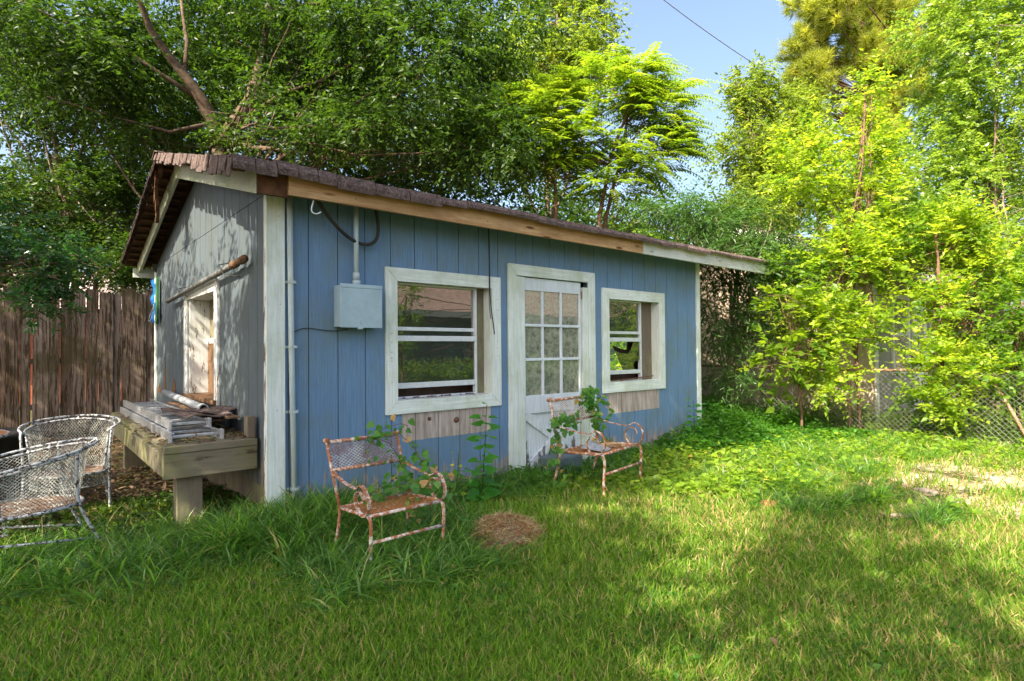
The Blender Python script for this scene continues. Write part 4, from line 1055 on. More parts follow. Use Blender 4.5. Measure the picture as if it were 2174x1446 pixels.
tree('forked_tree', 'large forked tree leaning over the shed roof from behind', [B(640, 150, 12.4, 260, 150, 1.4), B(880, 170, 10.8, 240, 150, 1.6), B(330, 170, 12.0, 250, 140, 1.4), B(760, 20, 11.5, 300, 150, 1.6), B(430, 0, 12.6, 300, 130, 1.3), B(190, 120, 10.2, 140, 110, 1.2),
      B(1040, 300, 10.6, 150, 90, 1.2), B(880, 300, 10.6, 230, 50, 1.0), B(130, 90, 10.2, 200, 130, 1.4), B(1020, 60, 11.5, 160, 150, 1.4), B(720, 285, 10.4, 200, 45, .9), B(300, 275, 10.8, 110, 50, 1), B(520, 285, 9.9, 90, 22, .4), B(555, 170, 10.2, 60, 40, .4)],
     [(base[0], base[1], 0), tuple(fork)], .26, 11500, 9, .36, .105, .42, L_dark, m_barkd, limbs=34, sub=30, subr=.30, droop=.4,
     extra=[(A1, .17, .045), (A2, .19, .055), (A3, .045, .025), (A4, .045, .02), (A5, .05, .015), (A6, .05, .015), (A7, .05, .012)], branch_r=.04)
tree('leafy_tree', 'dark leafy tree left of the forked tree beyond the fence', [B(90, 200, 14, 190, 160, 1.5), B(150, 420, 14, 190, 110, 1.5), B(20, 470, 13, 140, 110, 1.3), B(280, 380, 15, 120, 120, 1.4), B(-60, 60, 14, 200, 200, 1.5), B(230, 520, 13.5, 110, 50, 1.0), B(60, 60, 14, 200, 110, 1.5)],
     [tuple(np.append(W(150, 700, 14)[:2], 0)), tuple(W(150, 520, 14)), tuple(W(120, 330, 14))], .20, 6800, 9, .42, .10, .5, L_dark, m_bark, limbs=26, sub=26, subr=.30, branch_r=.035)
tree('glossy_shrub', 'dark shrub with large glossy leaves at the left edge before the fence', [B(30, 560, 6.4, 110, 55, .5), B(60, 640, 6.2, 70, 30, .3), B(-40, 500, 6.4, 120, 110, .6), B(110, 590, 6.4, 60, 40, .3), B(150, 545, 6.6, 90, 35, .4)],
     [tuple(np.append(W(-120, 700, 6.5)[:2], 0)), tuple(W(-110, 600, 6.5)), tuple(W(-20, 560, 6.4))], .05, 520, 9, .22, .085, .42, L_holly, m_bark, cat='shrub', limbs=14, sub=16, subr=.28, tmpl=T_OVAL, droop=.2, branch_r=.012, up=1.2)
tree('fence_laurel', 'dark leafy shrub hanging over the top of the board fence', [B(230, 570, 12.6, 130, 34, .5), B(90, 575, 12.4, 120, 40, .5), B(300, 545, 12.8, 70, 50, .5), B(20, 560, 12.4, 90, 60, .5)],
     [tuple(np.append(W(200, 700, 12.8)[:2], 0)), tuple(W(200, 620, 12.8)), tuple(W(210, 560, 12.8))], .06, 1100, 9, .34, .10, .45, L_dark, m_bark, cat='shrub', limbs=20, sub=16, subr=.3, branch_r=.02)
tree('background_tree', 'distant mid green tree filling behind the forked tree', [B(700, 330, 17, 420, 170, 2.5), B(300, 420, 18, 300, 160, 2.5), B(1000, 380, 17, 260, 140, 2.2), B(650, 90, 18, 350, 170, 2.5)],
     [tuple(np.append(W(650, 700, 17)[:2], 0)), tuple(W(660, 450, 17)), tuple(W(680, 250, 17))], .28, 6400, 9, .7, .17, .55, L_dark, m_bark, limbs=20, sub=30, subr=.28, branch_r=.06)
tree('oak_tree', 'tall olive green tree against the sky behind the pinnate tree', [B(1150, 60, 18, 130, 150, 2), B(1230, 110, 18, 90, 110, 1.6), B(1180, -60, 18, 110, 90, 1.6), B(1090, 200, 18, 110, 100, 1.6), B(1270, 40, 18, 40, 60, .8), B(1300, 130, 18, 30, 30, .6)],
     [tuple(np.append(W(1160, 700, 18)[:2], 0)), tuple(W(1165, 400, 18)), tuple(W(1170, 50, 18))], .11, 3000, 9, .45, .13, .5, L_olive, m_bark, limbs=26, sub=30, subr=.28, branch_r=.05)
tree('background_tree', 'low pale green trees on the horizon behind the sapling trunks', [B(1330, 490, 22, 260, 60, 2.5), B(1180, 460, 20, 130, 60, 2.0), B(1560, 520, 22, 180, 80, 2.5)],
     [tuple(np.append(W(1350, 700, 22)[:2], 0)), tuple(W(1350, 560, 22)), tuple(W(1340, 470, 22))], .2, 2200, 8, .7, .17, .5, L_mid, m_bark, limbs=14, sub=30, subr=.25, branch_r=.06)

# pinnate tree: fronds in clusters
def pinnate(name, label, blobs, trunks, nfr, frl, leafm, barkm, L=.10):
    root = thing(name, label, 'tree', trunks[0][0])
    for i, t in enumerate(trunks):
        mb = MB(); p = np.vstack([wob_path(t[k], t[k+1], 5, .03)[(1 if k else 0):] for k in range(len(t)-1)]); mb.tube(p, np.linspace(.055, .02, len(p)), 8); mb.build('trunk', barkm, root, True)
    P, D = clumped(blobs, nfr, 18, .34, .5)
    n = len(P); D[:, 2] = D[:, 2]*.45+.22; D += (P-np.mean(P, axis=0))*np.array([.25, .25, 0]); D /= np.linalg.norm(D, axis=1)[:, None]
    per = 22; t = (np.arange(per)//2+1)/(per/2); sl_ = frl*(.7+.6*rng.random(n))
    pts = P[:, None]+D[:, None]*(sl_[:, None]*t[None])[..., None]; pts[..., 2] -= (t**2)[None]*sl_[:, None]*.45
    side = np.cross(D, np.array([0, 0, 1.])); side /= np.linalg.norm(side, axis=1)[:, None]
    sg = np.where(np.arange(per) % 2, 1, -1)
    ld = D[:, None]*.45+side[:, None]*sg[None, :, None]+np.array([0, 0, -.35]); ld = ld+rng.normal(size=ld.shape)*.08
    nn = np.array([0, 0, 1.])+rng.normal(size=ld.shape)*.15
    m = n*per; rn = (rng.random(n)[:, None]*.6+rng.random((n, per))*.4).reshape(-1)
    LL = (L*(1.15-.5*t)[None]*(.85+.3*rng.random((n, 1)))).reshape(-1)
    scatter('crown', leafm, root, pts.reshape(m, 3), ld.reshape(m, 3), nn.reshape(m, 3), LL, LL*.36, T_DIAM, rn)
    mb = MB()
    for i in rng.permutation(n)[:420]:
        q_ = [P[i]-D[i]*.1]+[P[i]+D[i]*sl_[i]*u-np.array([0, 0, u*u*sl_[i]*.45]) for u in (.33, .66, 1)]; mb.tube(q_, [.004, .003, .002, .0015], 4, False)
    for _ in range(34):
        c, r = blobs[rng.integers(0, len(blobs))]; tt = trunks[rng.integers(0, len(trunks))]; e, _d = ell(c, np.array(r)*.7, 1); mb.tube(wob_path(tt[-1-(rng.random() < .5)], e[0], 7, .1), np.linspace(.018, .005, 7), 5)
    mb.build('branch', barkm, root, True); return root
def gp(px, d): w_ = W(px, 720, d); return (w_[0], w_[1], 0)
pinnate('pinnate_tree', 'bright green tree with feathery pinnate leaves rising behind the roof', [B(1170, 215, 12, 90, 60, .9), B(1300, 190, 12, 100, 70, .9), B(1370, 150, 12, 60, 40, .6), B(1400, 240, 12, 80, 60, .8), B(1250, 300, 12, 120, 55, .9), B(1380, 330, 12, 90, 45, .8), B(1425, 290, 12, 50, 45, .6), B(1020, 260, 12, 60, 60, .6), B(1180, 340, 12, 90, 40, .7), B(1120, 300, 12, 80, 70, .8), B(1310, 400, 12, 80, 30, .6), B(1090, 230, 12, 50, 50, .6)],
        [[gp(1183, 12)]+TP([(1180, 460, 12), (1178, 380, 12), (1175, 250, 12)]), [gp(1265, 12)]+TP([(1272, 465, 12), (1298, 330, 12), (1342, 200, 12)]), [gp(1283, 12.2)]+TP([(1285, 465, 12.2), (1312, 360, 12.2), (1330, 260, 12.2)])], 1650, .60, L_heaven, m_barkr, .135)

tree('olive_tree', 'sunlit yellow-green tree between the sky gap and the pine', [B(1600, 350, 14, 95, 120, 1.2), B(1650, 250, 14.5, 80, 120, 1.2), B(1590, 455, 13.5, 90, 55, 1.0), B(1600, 200, 14, 50, 60, .7), B(1700, 380, 13.5, 110, 110, 1.2), B(1560, 180, 14, 14, 28, .3), B(1625, 140, 14, 14, 34, .3)],
     [gp(1620, 14)]+TP([(1620, 560, 14), (1625, 350, 14)]), .16, 5000, 9, .34, .09, .5, L_olive, m_bark, limbs=30, sub=26, subr=.27, branch_r=.03)
tree('privet_tree', 'tall small-leaved green tree filling the upper right corner', [B(2080, 120, 13, 170, 180, 1.6), B(2160, 330, 12.5, 160, 170, 1.5), B(1990, 400, 13, 120, 110, 1.3), B(2060, 530, 12.5, 150, 80, 1.2), B(2000, 250, 13.5, 90, 110, 1.2), B(2200, 30, 13, 140, 140, 1.5), B(2170, 560, 12, 120, 80, 1.2), B(1930, 480, 13.5, 90, 60, 1)],
     [gp(2110, 13)]+TP([(2105, 560, 13), (2110, 300, 13)]), .2, 8500, 10, .34, .085, .55, L_privet, m_bark, limbs=40, sub=34, subr=.26, branch_r=.03)
tree('background_tree', 'tall dense green backdrop tree behind the pine and tan outbuilding', [B(1750, 560, 22, 260, 150, 3), B(2050, 480, 22, 240, 200, 3), B(1880, 420, 23, 200, 120, 3), B(2150, 640, 21, 150, 70, 2)],
     [gp(1950, 22)]+TP([(1950, 600, 22), (1950, 450, 22)]), .3, 3400, 9, .7, .16, .5, L_mid, m_bark, limbs=20, sub=36, subr=.26, branch_r=.06)

# pine
def pine(label, tufts, trunk, n_extra):
    root = thing('pine_tree', label, 'tree', trunk[0])
    mb = MB(); p = np.vstack([wob_path(trunk[k], trunk[k+1], 6, .03)[(1 if k else 0):] for k in range(len(trunk)-1)]); mb.tube(p, np.linspace(.24, .08, len(p)), 10); mb.build('trunk', m_barkr, root, True)
    P, D = clumped(tufts, n_extra, 10, .40, .6); n = len(P); bb = MB()
    for i in rng.permutation(n)[:150]:
        j = np.argmin(np.abs(p[:, 2]-(P[i, 2]-.8))); bb.tube(wob_path(p[j], P[i], 7, .08), np.linspace(.04, .012, 7), 5)
    bb.build('branch', m_barkr, root, True)
    per = 120; D = D*.5+np.array([0, 0, .55]); D /= np.linalg.norm(D, axis=1)[:, None]
    t = rng.random((n, per)); pts = P[:, None]+D[:, None]*(t*.38)[..., None]
    ld = D[:, None]*.75+unit(n*per).reshape(n, per, 3)*.95
    m = n*per; LL = .26+.12*rng.random(m)
    scatter('needle_tufts', L_pine, root, pts.reshape(m, 3), ld.reshape(m, 3), unit(m), LL, np.full(m, .020), T_NEEDLE, (rng.random(n)[:, None]*.65+rng.random((n, per))*.35).reshape(-1))
    return root
pine('golden-green long-needled pine rising above the yellow sapling', [B(1740, 60, 20, 75, 85, 1.3), B(1720, 160, 20, 60, 40, 1.0), B(1850, 40, 20.5, 75, 80, 1.3), B(1830, 150, 20, 90, 50, 1.2), B(1960, 30, 20, 70, 60, 1.2), B(1900, 200, 20, 60, 50, 1), B(1960, 215, 19, 40, 35, .7), B(1790, -30, 20.5, 120, 50, 1.3), B(1870, 310, 19.5, 45, 40, .7), B(1680, 240, 20, 30, 30, .6), B(1740, 210, 20, 60, 30, .8), B(1990, 110, 20, 40, 50, .8), B(1850, 250, 20, 50, 35, .8)],
     [gp(1890, 20.5)]+TP([(1893, 500, 20.5), (1900, 300, 20.5), (1905, -40, 20.5)]), 1250)

# saplings and shrubs along the chain link fence
tree('elm_sapling', 'tall yellow-green sapling growing through the chain link fence', [B(1790, 550, 9.6, 95, 60, .5), B(1750, 690, 9.3, 85, 60, .5), B(1745, 800, 9.1, 60, 45, .4), B(1840, 420, 9.7, 85, 90, .6), B(1820, 300, 9.8, 60, 70, .4), B(1845, 200, 9.8, 30, 60, .25), B(1700, 370, 9.9, 70, 70, .5), B(1860, 560, 9.4, 45, 50, .4), B(1850, 690, 9.1, 40, 50, .3), B(1690, 300, 9.9, 30, 40, .3)],
     [gp(1822, 9.5)]+TP([(1820, 800, 9.5), (1800, 600, 9.6), (1825, 380, 9.7), (1840, 180, 9.8)]), .035, 1550, 12, .40, .082, .58, L_yellow, m_barkr, cat='sapling', limbs=26, sub=15, subr=.30, droop=-.05, branch_r=.012, spread=1.1)
tree('elm_sapling', 'bushy yellow-green sapling right of the tan outbuilding door', [B(2010, 500, 9.2, 90, 60, .5), B(2005, 650, 8.8, 50, 70, .4), B(1995, 780, 8.6, 60, 65, .4), B(2090, 570, 9.0, 60, 50, .4), B(2060, 790, 8.6, 55, 35, .4), B(1985, 860, 8.5, 55, 25, .3)],
     [gp(2003, 8.8)]+TP([(2003, 820, 8.8), (2000, 650, 8.8), (1985, 480, 9.1)]), .035, 1000, 12, .36, .08, .58, L_yellow, m_barkr, cat='sapling', limbs=22, sub=13, subr=.30, droop=-.02, branch_r=.011, spread=1.1)
tree('leafy_shrub', 'green broad-leaved shrub at the right edge behind the fence', [B(2165, 640, 8.4, 45, 50, .4), B(2140, 790, 8.2, 60, 35, .4), B(2190, 820, 8.2, 60, 60, .4), B(2190, 700, 8.3, 50, 60, .4)],
     [gp(2160, 8.6)]+TP([(2158, 800, 8.6), (2150, 660, 8.6)]), .025, 330, 10, .3, .075, .6, L_mid, m_barkr, cat='shrub', limbs=24, sub=12, subr=.32, droop=0, branch_r=.010)
tree('narrow_leaf_shrub', 'dark narrow-leaved shrub arching beside the right end of the shed', [B(1560, 560, 10.4, 85, 70, .6), B(1525, 680, 10.2, 55, 60, .5), B(1600, 480, 10.6, 100, 55, .8), B(1650, 550, 10.5, 60, 45, .6), B(1540, 790, 10.1, 50, 25, .4), B(1500, 470, 10.8, 60, 40, .6), B(1420, 440, 11.4, 90, 40, .8), B(1620, 680, 10.2, 50, 60, .5)],
     [gp(1560, 10.4)]+TP([(1545, 800, 10.4), (1560, 620, 10.4), (1580, 480, 10.5)]), .04, 1800, 11, .42, .13, .17, L_willow, m_bark, cat='shrub', limbs=44, sub=16, subr=.32, droop=.55, branch_r=.014)
tree('fence_shrub', 'tangled green shrub smothering the lower chain link fence', [B(1960, 850, 8.9, 60, 30, .3), B(1700, 600, 9.9, 90, 70, .4), B(1930, 500, 9.6, 90, 60, .4), B(2080, 700, 9.2, 90, 50, .4), B(2110, 830, 8.9, 60, 30, .3), B(2130, 580, 9.5, 90, 60, .5)],
     [gp(2060, 9.1)]+TP([(2055, 800, 9.1), (2070, 620, 9.2)]), .02, 900, 10, .32, .075, .6, L_mid, m_barkr, cat='shrub', limbs=26, sub=14, subr=.33, droop=.05, branch_r=.010)
tree('broad_leaf_sapling', 'young green sapling with lobed leaves before the tan gable', [B(1680, 640, 9.2, 60, 40, .4), B(1650, 760, 9.0, 60, 50, .4), B(1720, 720, 9.0, 50, 50, .4)],
     [gp(1700, 9.2)]+TP([(1695, 800, 9.2), (1680, 660, 9.2)]), .022, 85, 9, .32, .11, .7, L_heaven, m_barkr, cat='sapling', limbs=18, sub=9, subr=.4, tmpl=T_HEART, droop=.05, branch_r=.009)

tree('crepe_shrub', 'loose yellow-green shrub beside the green bungalow behind the viewer', [((6.3, -8.4, 2.9), (.6, .5, .8)), ((6.1, -8.7, 1.9), (.5, .4, .6)), ((16.5, -9.2, 2.6), (2.4, .7, 1.4))],
     [(6.2, -8.6, 0), (6.2, -8.6, 1.5), (6.3, -8.5, 3)], .03, 620, 9, .3, .08, .55, L_mid, m_barkr, cat='shrub', limbs=14, sub=14, subr=.3, branch_r=.012)
# overhead cable against the sky
mb = MB(); mb.tube(bez([tuple(W(1360, -40, 16)), tuple(W(1500, 75, 17)), tuple(W(1680, 185, 18))], 14), .016, 6)
tag(mb.build('overhead_cable', m_plain('blue grey cable', (.16, .2, .3), .6, .3, var=.1), None, True), 'thin overhead cable crossing the open sky', 'cable')

# ------------------------------------------------------------------ low vegetation
T_BLADE = (np.array([(0, .5, 0), (0, -.5, 0), (.5, .38, .0), (.5, -.38, .0), (1, 0, 0)]), [(0, 1, 3, 2), (2, 3, 4)])
def blades(name, mat, label, P, h, wd, lean, kind='stuff', cat='grass', bend=.6, rnd=None, parent=None):
    n = len(P); az = rng.random(n)*2*math.pi; ln = lean*(.3+rng.random(n)*1.2)
    ax = np.stack([np.cos(az), np.sin(az), np.zeros(n)], 1); B_ = np.stack([-np.sin(az), np.cos(az), np.zeros(n)], 1)
    # facing of the blade is random about its stem
    fa = rng.random(n)*math.pi*2; wdir = np.stack([np.cos(fa), np.sin(fa), np.zeros(n)], 1)
    segs = 3; V = []
    for k in range(segs+1):
        t = k/segs; c = P+np.array([0, 0, 1.])*(h*(t-(t**2)*bend*ln*.6))[:, None]+ax*(h*ln*(t**1.7))[:, None]
        if k == segs: V.append(c[:, None])
        else:
            ww = wd*(1-t*.45)/2; V.append(np.stack([c-wdir*ww[:, None], c+wdir*ww[:, None]], 1))
    V = np.concatenate(V, 1); kk = V.shape[1]
    F_ = [(0, 1, 3, 2), (2, 3, 5, 4), (4, 5, 6)]
    fl = np.concatenate([np.array(f) for f in F_]); nf = 3
    loops = (fl[None]+(np.arange(n)*kk)[:, None]).reshape(-1); st_ = np.array([0, 4, 8]); ls = (st_[None]+(np.arange(n)*11)[:, None]).reshape(-1)
    me = bpy.data.meshes.new(name); V = V.reshape(-1, 3)
    me.vertices.add(len(V)); me.vertices.foreach_set('co', V.astype(np.float32).reshape(-1))
    me.loops.add(len(loops)); me.loops.foreach_set('vertex_index', loops.astype(np.int32))
    me.polygons.add(n*nf); me.polygons.foreach_set('loop_start', ls.astype(np.int32)); me.update(calc_edges=True)
    a = me.attributes.new('rnd', 'FLOAT', 'FACE'); r_ = rng.random(n) if rnd is None else rnd
    a.data.foreach_set('value', np.repeat(r_, nf).astype(np.float32)); me.materials.append(mat)
    o = bpy.data.objects.new(name, me); S.collection.objects.link(o); o['_o'] = [0., 0., 0.]
    if parent is not None: o.parent = parent
    elif label: tag(o, label, cat, kind=kind)
    return o

def inside_shed(x, y, m=0.0): return (x > -m) & (x < WX+m) & (y > -m) & (y < WD+m)
def fbm(x, y, s=1.0, seed=0):
    v = 0; a = 1.0
    for k in range(4):
        ph = seed*1.7+k*2.1; f = s*(1.9**k)
        v = v+a*np.sin(x*f*1.3+ph+1.3*np.sin(y*f*.9+ph*2))*np.cos(y*f*1.1-ph+1.1*np.sin(x*f*.7+ph)); a *= .6
    return v/2.2
def view_pts(n, dmin, dmax, spread=.98, power=1.0):
    """ground points in and a little beside the part of the yard the photograph can see"""
    u = rng.random(n); d = (dmin**(-power)+(dmax**(-power)-dmin**(-power))*u)**(-1/power)
    lat = (rng.random(n)*2-1)*spread*d
    f2 = FW[:2]/np.linalg.norm(FW[:2]); r2 = RT[:2]/np.linalg.norm(RT[:2])
    x = CAM[0]+f2[0]*d+r2[0]*lat; y = CAM[1]+f2[1]*d+r2[1]*lat
    return x, y, d
def pts3(x, y): return np.stack([x, y, gh(x, y)], 1)
dryness = lambda x, y: np.clip(1.15-np.hypot((x-5.9)/2.6, (y+3.4)/1.35)+.35*np.sin(x*3.1+y*4.2)*np.sin(x*1.7-y*5.3), 0, 1)
# short lawn
x, y, d = view_pts(430000, 2.3, 17, 1.3, .35)
k = ~inside_shed(x, y, .02) & (y < 7.5) & ~((x > -2.6) & (x < .05) & (y > 1.3+.3*np.sin(x*5))); x, y, d = x[k], y[k], d[k]
dr = dryness(x, y); k = rng.random(len(x)) > dr*.9; x, y, d = x[k], y[k], d[k]
k = np.hypot((x-1.25)/.34, (y+1.48)/.27) > 1; x, y, d = x[k], y[k], d[k]
n = len(x); pat = fbm(x, y, .9, 3); h = (.050+.065*rng.random(n)**1.3)*(1+.35*pat); rn = np.clip(rng.random(n)*.75+.12*pat+.08, 0, .88)
thatch = rng.random(n) < (.10+.18*np.clip(fbm(x, y, 1.6, 9), 0, 1)+.24*np.clip((x-y*.5-2.2)/2.0, 0, 1)*np.clip(.5+fbm(x, y, 1.9, 4), 0, 1)); rn[thatch] = .98
blades('lawn', L_grass, 'short patchy green lawn over the whole yard', pts3(x, y), h*(1+.03*d), (.0042+.0011*d)*(.7+.6*rng.random(n)), .6, rnd=rn)
# dry clippings lying in the lawn
x, y, d = view_pts(50000, 2.3, 13, 1.2, .35); k = ~inside_shed(x, y, .05)&(y < 3)&(rng.random(len(x)) < .25+.75*np.clip(fbm(x, y, 1.6, 9)+dryness(x, y)*2, 0, 1)); x, y, d = x[k], y[k], d[k]; n = len(x)
P = pts3(x, y); P[:, 2] += .008+.03*rng.random(n)
tag(scatter('dry_clippings', L_straw, None, P, unit(n)*[1, 1, .25], np.array([0, 0, 1])+rng.normal(size=(n, 3))*.5, .03+.07*rng.random(n), (.0025+.0009*d), T_DIAM), 'straw coloured dry clippings scattered through the lawn', 'clippings', kind='stuff')
x, y, d = view_pts(420, 2.4, 10, 1.0, .6); k = ~inside_shed(x, y, .05) & (y < 1); x, y = x[k], y[k]; n = len(x)
P = pts3(x, y); P[:, 2] += .03+.02*rng.random(n)
tag(scatter('stray_leaves', L_dead, None, P, unit(n)*[1, 1, .3], np.array([0, 0, 1])+rng.normal(size=(n, 3))*.5, .025+.03*rng.random(n), .015+.015*rng.random(n), T_OVAL), 'stray dead leaves dropped across the lawn', 'fallen leaves', kind='stuff')
# long grass along the shed foot, under the bench and round the chairs
def clump_pts(cs, n):
    out = []
    for (cx_, cy_, rx, ry, w_) in cs:
        m = int(n*w_); nc = max(3, m//26); cc = np.stack([cx_+(rng.random(nc)*2-1)*rx, cy_+(rng.random(nc)*2-1)*ry], 1)
        i = rng.integers(0, nc, m); out.append(cc[i]+rng.normal(size=(m, 2))*.045)
    p = np.vstack(out); return p[:, 0], p[:, 1]
x, y = clump_pts([(-.9, .0, .9, .55, .17), (.1, -.32, .6, .28, .15), (.65, -.85, .7, .6, .22), (-1.7, .1, .8, .6, .10), (1.9, -.3, .7, .25, .08), (3.2, -.5, 1.2, .35, .09), (.3, -1.6, .6, .35, .10), (-.6, -.7, .7, .3, .03), (.15, -.55, .35, .2, .10), (.0, -.30, .5, .2, .12)], 24000)
k = ~inside_shed(x, y, .03); x, y = x[k], y[k]; n = len(x)
blades('long_grass', L_long, 'tall untrimmed grass along the foot of the shed and around the left chairs', pts3(x, y), (.10+.26*rng.random(n)**1.5)*(1+.45*np.exp(-((x-.1)/.9)**2)*np.exp(-((y+.3)/.35)**2)), .007+.014*rng.random(n)**2, 1.15, bend=.85)
x, y = clump_pts([(4.2, -3.3, .5, .35, .30), (3.9, -2.6, .5, .4, .15), (6.5, -2.4, 1.2, .6, .25), (7.6, -3.2, .8, .5, .15), (5.3, -2.2, .6, .4, .15), (5.5, -1.6, 1.6, .5, .2), (7.6, -1.6, .9, .9, .3), (5.6, -3.6, 1.2, .8, .2)], 11000); k = dryness(x, y) < .35; x, y = x[k], y[k]; n = len(x)
blades('long_grass', L_long, 'loose tufts of longer grass in the sunny right part of the yard', pts3(x, y), .12+.20*rng.random(n)**1.5, .006+.007*rng.random(n), 1.2, bend=.8)
# broad-leaved weeds
def weeds(name, label, x, y, hgt, L, mat, n_leaf, tmpl=T_OVAL, wr=.6):
    m = len(x); i = np.repeat(np.arange(m), n_leaf); hh = hgt[i]*(.25+.75*rng.random(len(i)))
    P = np.stack([x[i]+rng.normal(size=len(i))*.035, y[i]+rng.normal(size=len(i))*.035, gh(x[i], y[i])+hh], 1)
    D = unit(len(i)); D[:, 2] = D[:, 2]*.3+.05; LL = L*(.5+.9*rng.random(len(i)))
    N_ = np.array([0, 0, 1.])+rng.normal(size=(len(i), 3))*.35
    rn = rng.random(m)[i]*.6+rng.random(len(i))*.4
    return tag(scatter(name, mat, None, P, D, N_, LL, LL*wr, tmpl, rn), label, 'weeds', kind='stuff')
x = 5.2+rng.random(9000)*5.0; y = -1.9+rng.random(9000)*4.5; k = ~inside_shed(x, y, .03) & (y > -.8-.35*(x-5.5)) & (x < 8.7); x, y = x[k], y[k]
edge = np.clip((y+1.3)/1.0, .15, 1); bump_ = .6+.4*fbm(x, y, 1.3, 5)
weeds('weed_patch', 'lush green nettle-like weeds heaped at the right end of the shed', x, y, (.16+.62*edge*np.clip((x-4.9)/1.6, .2, 1))*bump_*(.7+.5*rng.random(len(x))), .06, L_weed, 11)
x, y, d = view_pts(21000, 4.4, 14, 1.2, .2); k = (x > 2.2) & (y < -.35) & (y > -4.8) & (x+y*.6 > 2.2) & (fbm(x, y, 1.1, 2) > -.35-.5*(x > 5)) & (rng.random(len(x)) > .12+dryness(x, y)*1.6); x, y = x[k], y[k]
weeds('clover_weeds', 'low clover and ivy weeds creeping over the middle and right of the yard', x, y, .03+.12*rng.random(len(x))**1.5*(1+.5*(x > 4)), .055, m_leaf('low weed leaf', (.055, .13, .012), (.24, .34, .028), .42, .5, .3, (.46, .34, .08)), 9, T_HEART, .8)
x, y, d = view_pts(9000, 2.4, 6.5, 1.1, .4); k = (fbm(x, y, 2.3, 12) > .28) & (y < -1.0) & (np.hypot(x-1.25, y+1.5) > .4); x, y = x[k], y[k]
weeds('lawn_clover', 'small patches of clover and creeping weeds in the near lawn', x, y, .02+.05*rng.random(len(x)), .026, L_weed, 6, T_HEART, .9)
x = -2.2+rng.random(900)*2.2; y = .5+rng.random(900)*1.2; weeds('ground_ivy', 'dark low weeds under the bench and white chairs', x, y, .03+.09*rng.random(900), .05, L_dark, 8)
x = 1.2+rng.random(1300)*4.2; y = -.55+rng.random(1300)*.5; weeds('foundation_weeds', 'small leafy weeds along the shed wall under the door', x, y, .04+.14*rng.random(1300), .045, L_weed, 8)
x = 8.9+rng.random(1600)*1.3; y = -4+rng.random(1600)*8; weeds('fence_weeds', 'tangled weeds behind the chain link fence', x, y, .15+.35*rng.random(1600), .06, L_mid, 9)

# mound of dry clippings
def mound(c, rx, ry, hz):
    root = thing('clippings_mound', 'low mound of dry brown grass clippings in front of the left chair', 'mound', (c[0], c[1], 0))
    mb = MB(); nr, na = 10, 36; vs = []
    for i in range(nr+1):
        for j in range(na):
            r_ = i/nr; a = 2*math.pi*j/na; q_ = 1+.10*math.sin(3*a+1)+.06*math.sin(7*a)
            vs.append((c[0]+rx*r_*q_*math.cos(a), c[1]+ry*r_*q_*math.sin(a), gh(c[0], c[1])+hz*(1-r_**2)**1.2*(1+.1*math.sin(9*a+i))-.005))
    mb.add(vs, [(i*na+j, (i+1)*na+j, (i+1)*na+(j+1) % na, i*na+(j+1) % na) for i in range(nr) for j in range(na)])
    mb.build('heap', m_plain('packed thatch', (.20, .14, .09), .95, .1, var=.5, scale=30, bump=.8), root, True)
    n = 7000; a = rng.random(n)*2*math.pi; r_ = np.sqrt(rng.random(n))*(1.0+.8*rng.random(n)**3)*(1+.12*np.sin(3*a+1)+.08*np.sin(5*a))
    P = np.stack([c[0]+rx*r_*np.cos(a), c[1]+ry*r_*np.sin(a), gh(c[0], c[1])+hz*np.clip(1-r_**2, 0, 1)**1.2+.02*rng.random(n)], 1)
    D = unit(n)*[1, 1, .35]; N_ = np.array([0, 0, 1])+rng.normal(size=(n, 3))*.5
    big = rng.random(n) < .05
    o = scatter('straw', L_straw, root, P, D, N_, np.where(big, .05, .03+.07*rng.random(n)), np.where(big, .03, .0035), T_DIAM, np.where(big, .97, rng.random(n)*.9)); o['kind'] = 'stuff'
mound((1.25, -1.50), .36, .28, .17)
# pale stones and a terracotta piece half sunk in the grass
labs = ['pale flat stone in the dry sunny patch, the nearest', 'long pale stone half buried beside the dry patch', 'broken pale stone at the far side of the dry patch']
for i, (px, py, L_, w_) in enumerate(((2040, 1160, .13, .07), (1940, 1100, .17, .06), (1965, 1045, .11, .08))):
    dd = 1.45*F_PX/(py-737); c = W(px, py, dd); mb = MB(); ang = rng.random()*3
    poly = [(c[0]+L_*math.cos(t)*(1+.15*math.sin(3*t+i))*math.cos(ang)-w_*math.sin(t)*math.sin(ang), c[1]+L_*math.cos(t)*math.sin(ang)+w_*math.sin(t)*(1+.2*math.cos(2*t))*math.cos(ang)) for t in np.linspace(0, 2*math.pi, 11)[:-1]]
    mb.prism(poly, 2, -.03, .022); tag(mb.build('flat_stone', m_plain('pale stone %d' % i, (.36, .29, .23), .95, .1, var=.4, scale=14, dirt=(.14, .11, .07), bump=.6), None, bevel=.01), labs[i], 'stone', 'pale stones in the grass')
dd = 1.45*F_PX/(1077-738); c = W(1632, 1077, dd)
mb = MB(); mb.prism([(c[0]+.085*math.cos(t)*(1+.1*math.sin(2*t)), c[1]+.07*math.sin(t)) for t in np.linspace(0, 2*math.pi, 13)[:-1]], 2, .0, .06)
tag(mb.build('terracotta_shard', m_plain('terracotta', (.42, .17, .09), .85, .2, var=.2, scale=14), None, bevel=.012), 'round reddish terracotta shard lying in the weeds', 'shard')
c = W(1550, 1012, 1.45*F_PX/(1012-738)); mb = MB(); mb.beam((c[0]-.22, c[1]+.12, .05), (c[0]+.22, c[1]-.05, .07), .03, .025)
tag(mb.build('fallen_stick', m_bark, None), 'short grey stick lying in the weeds past the right chair', 'stick')

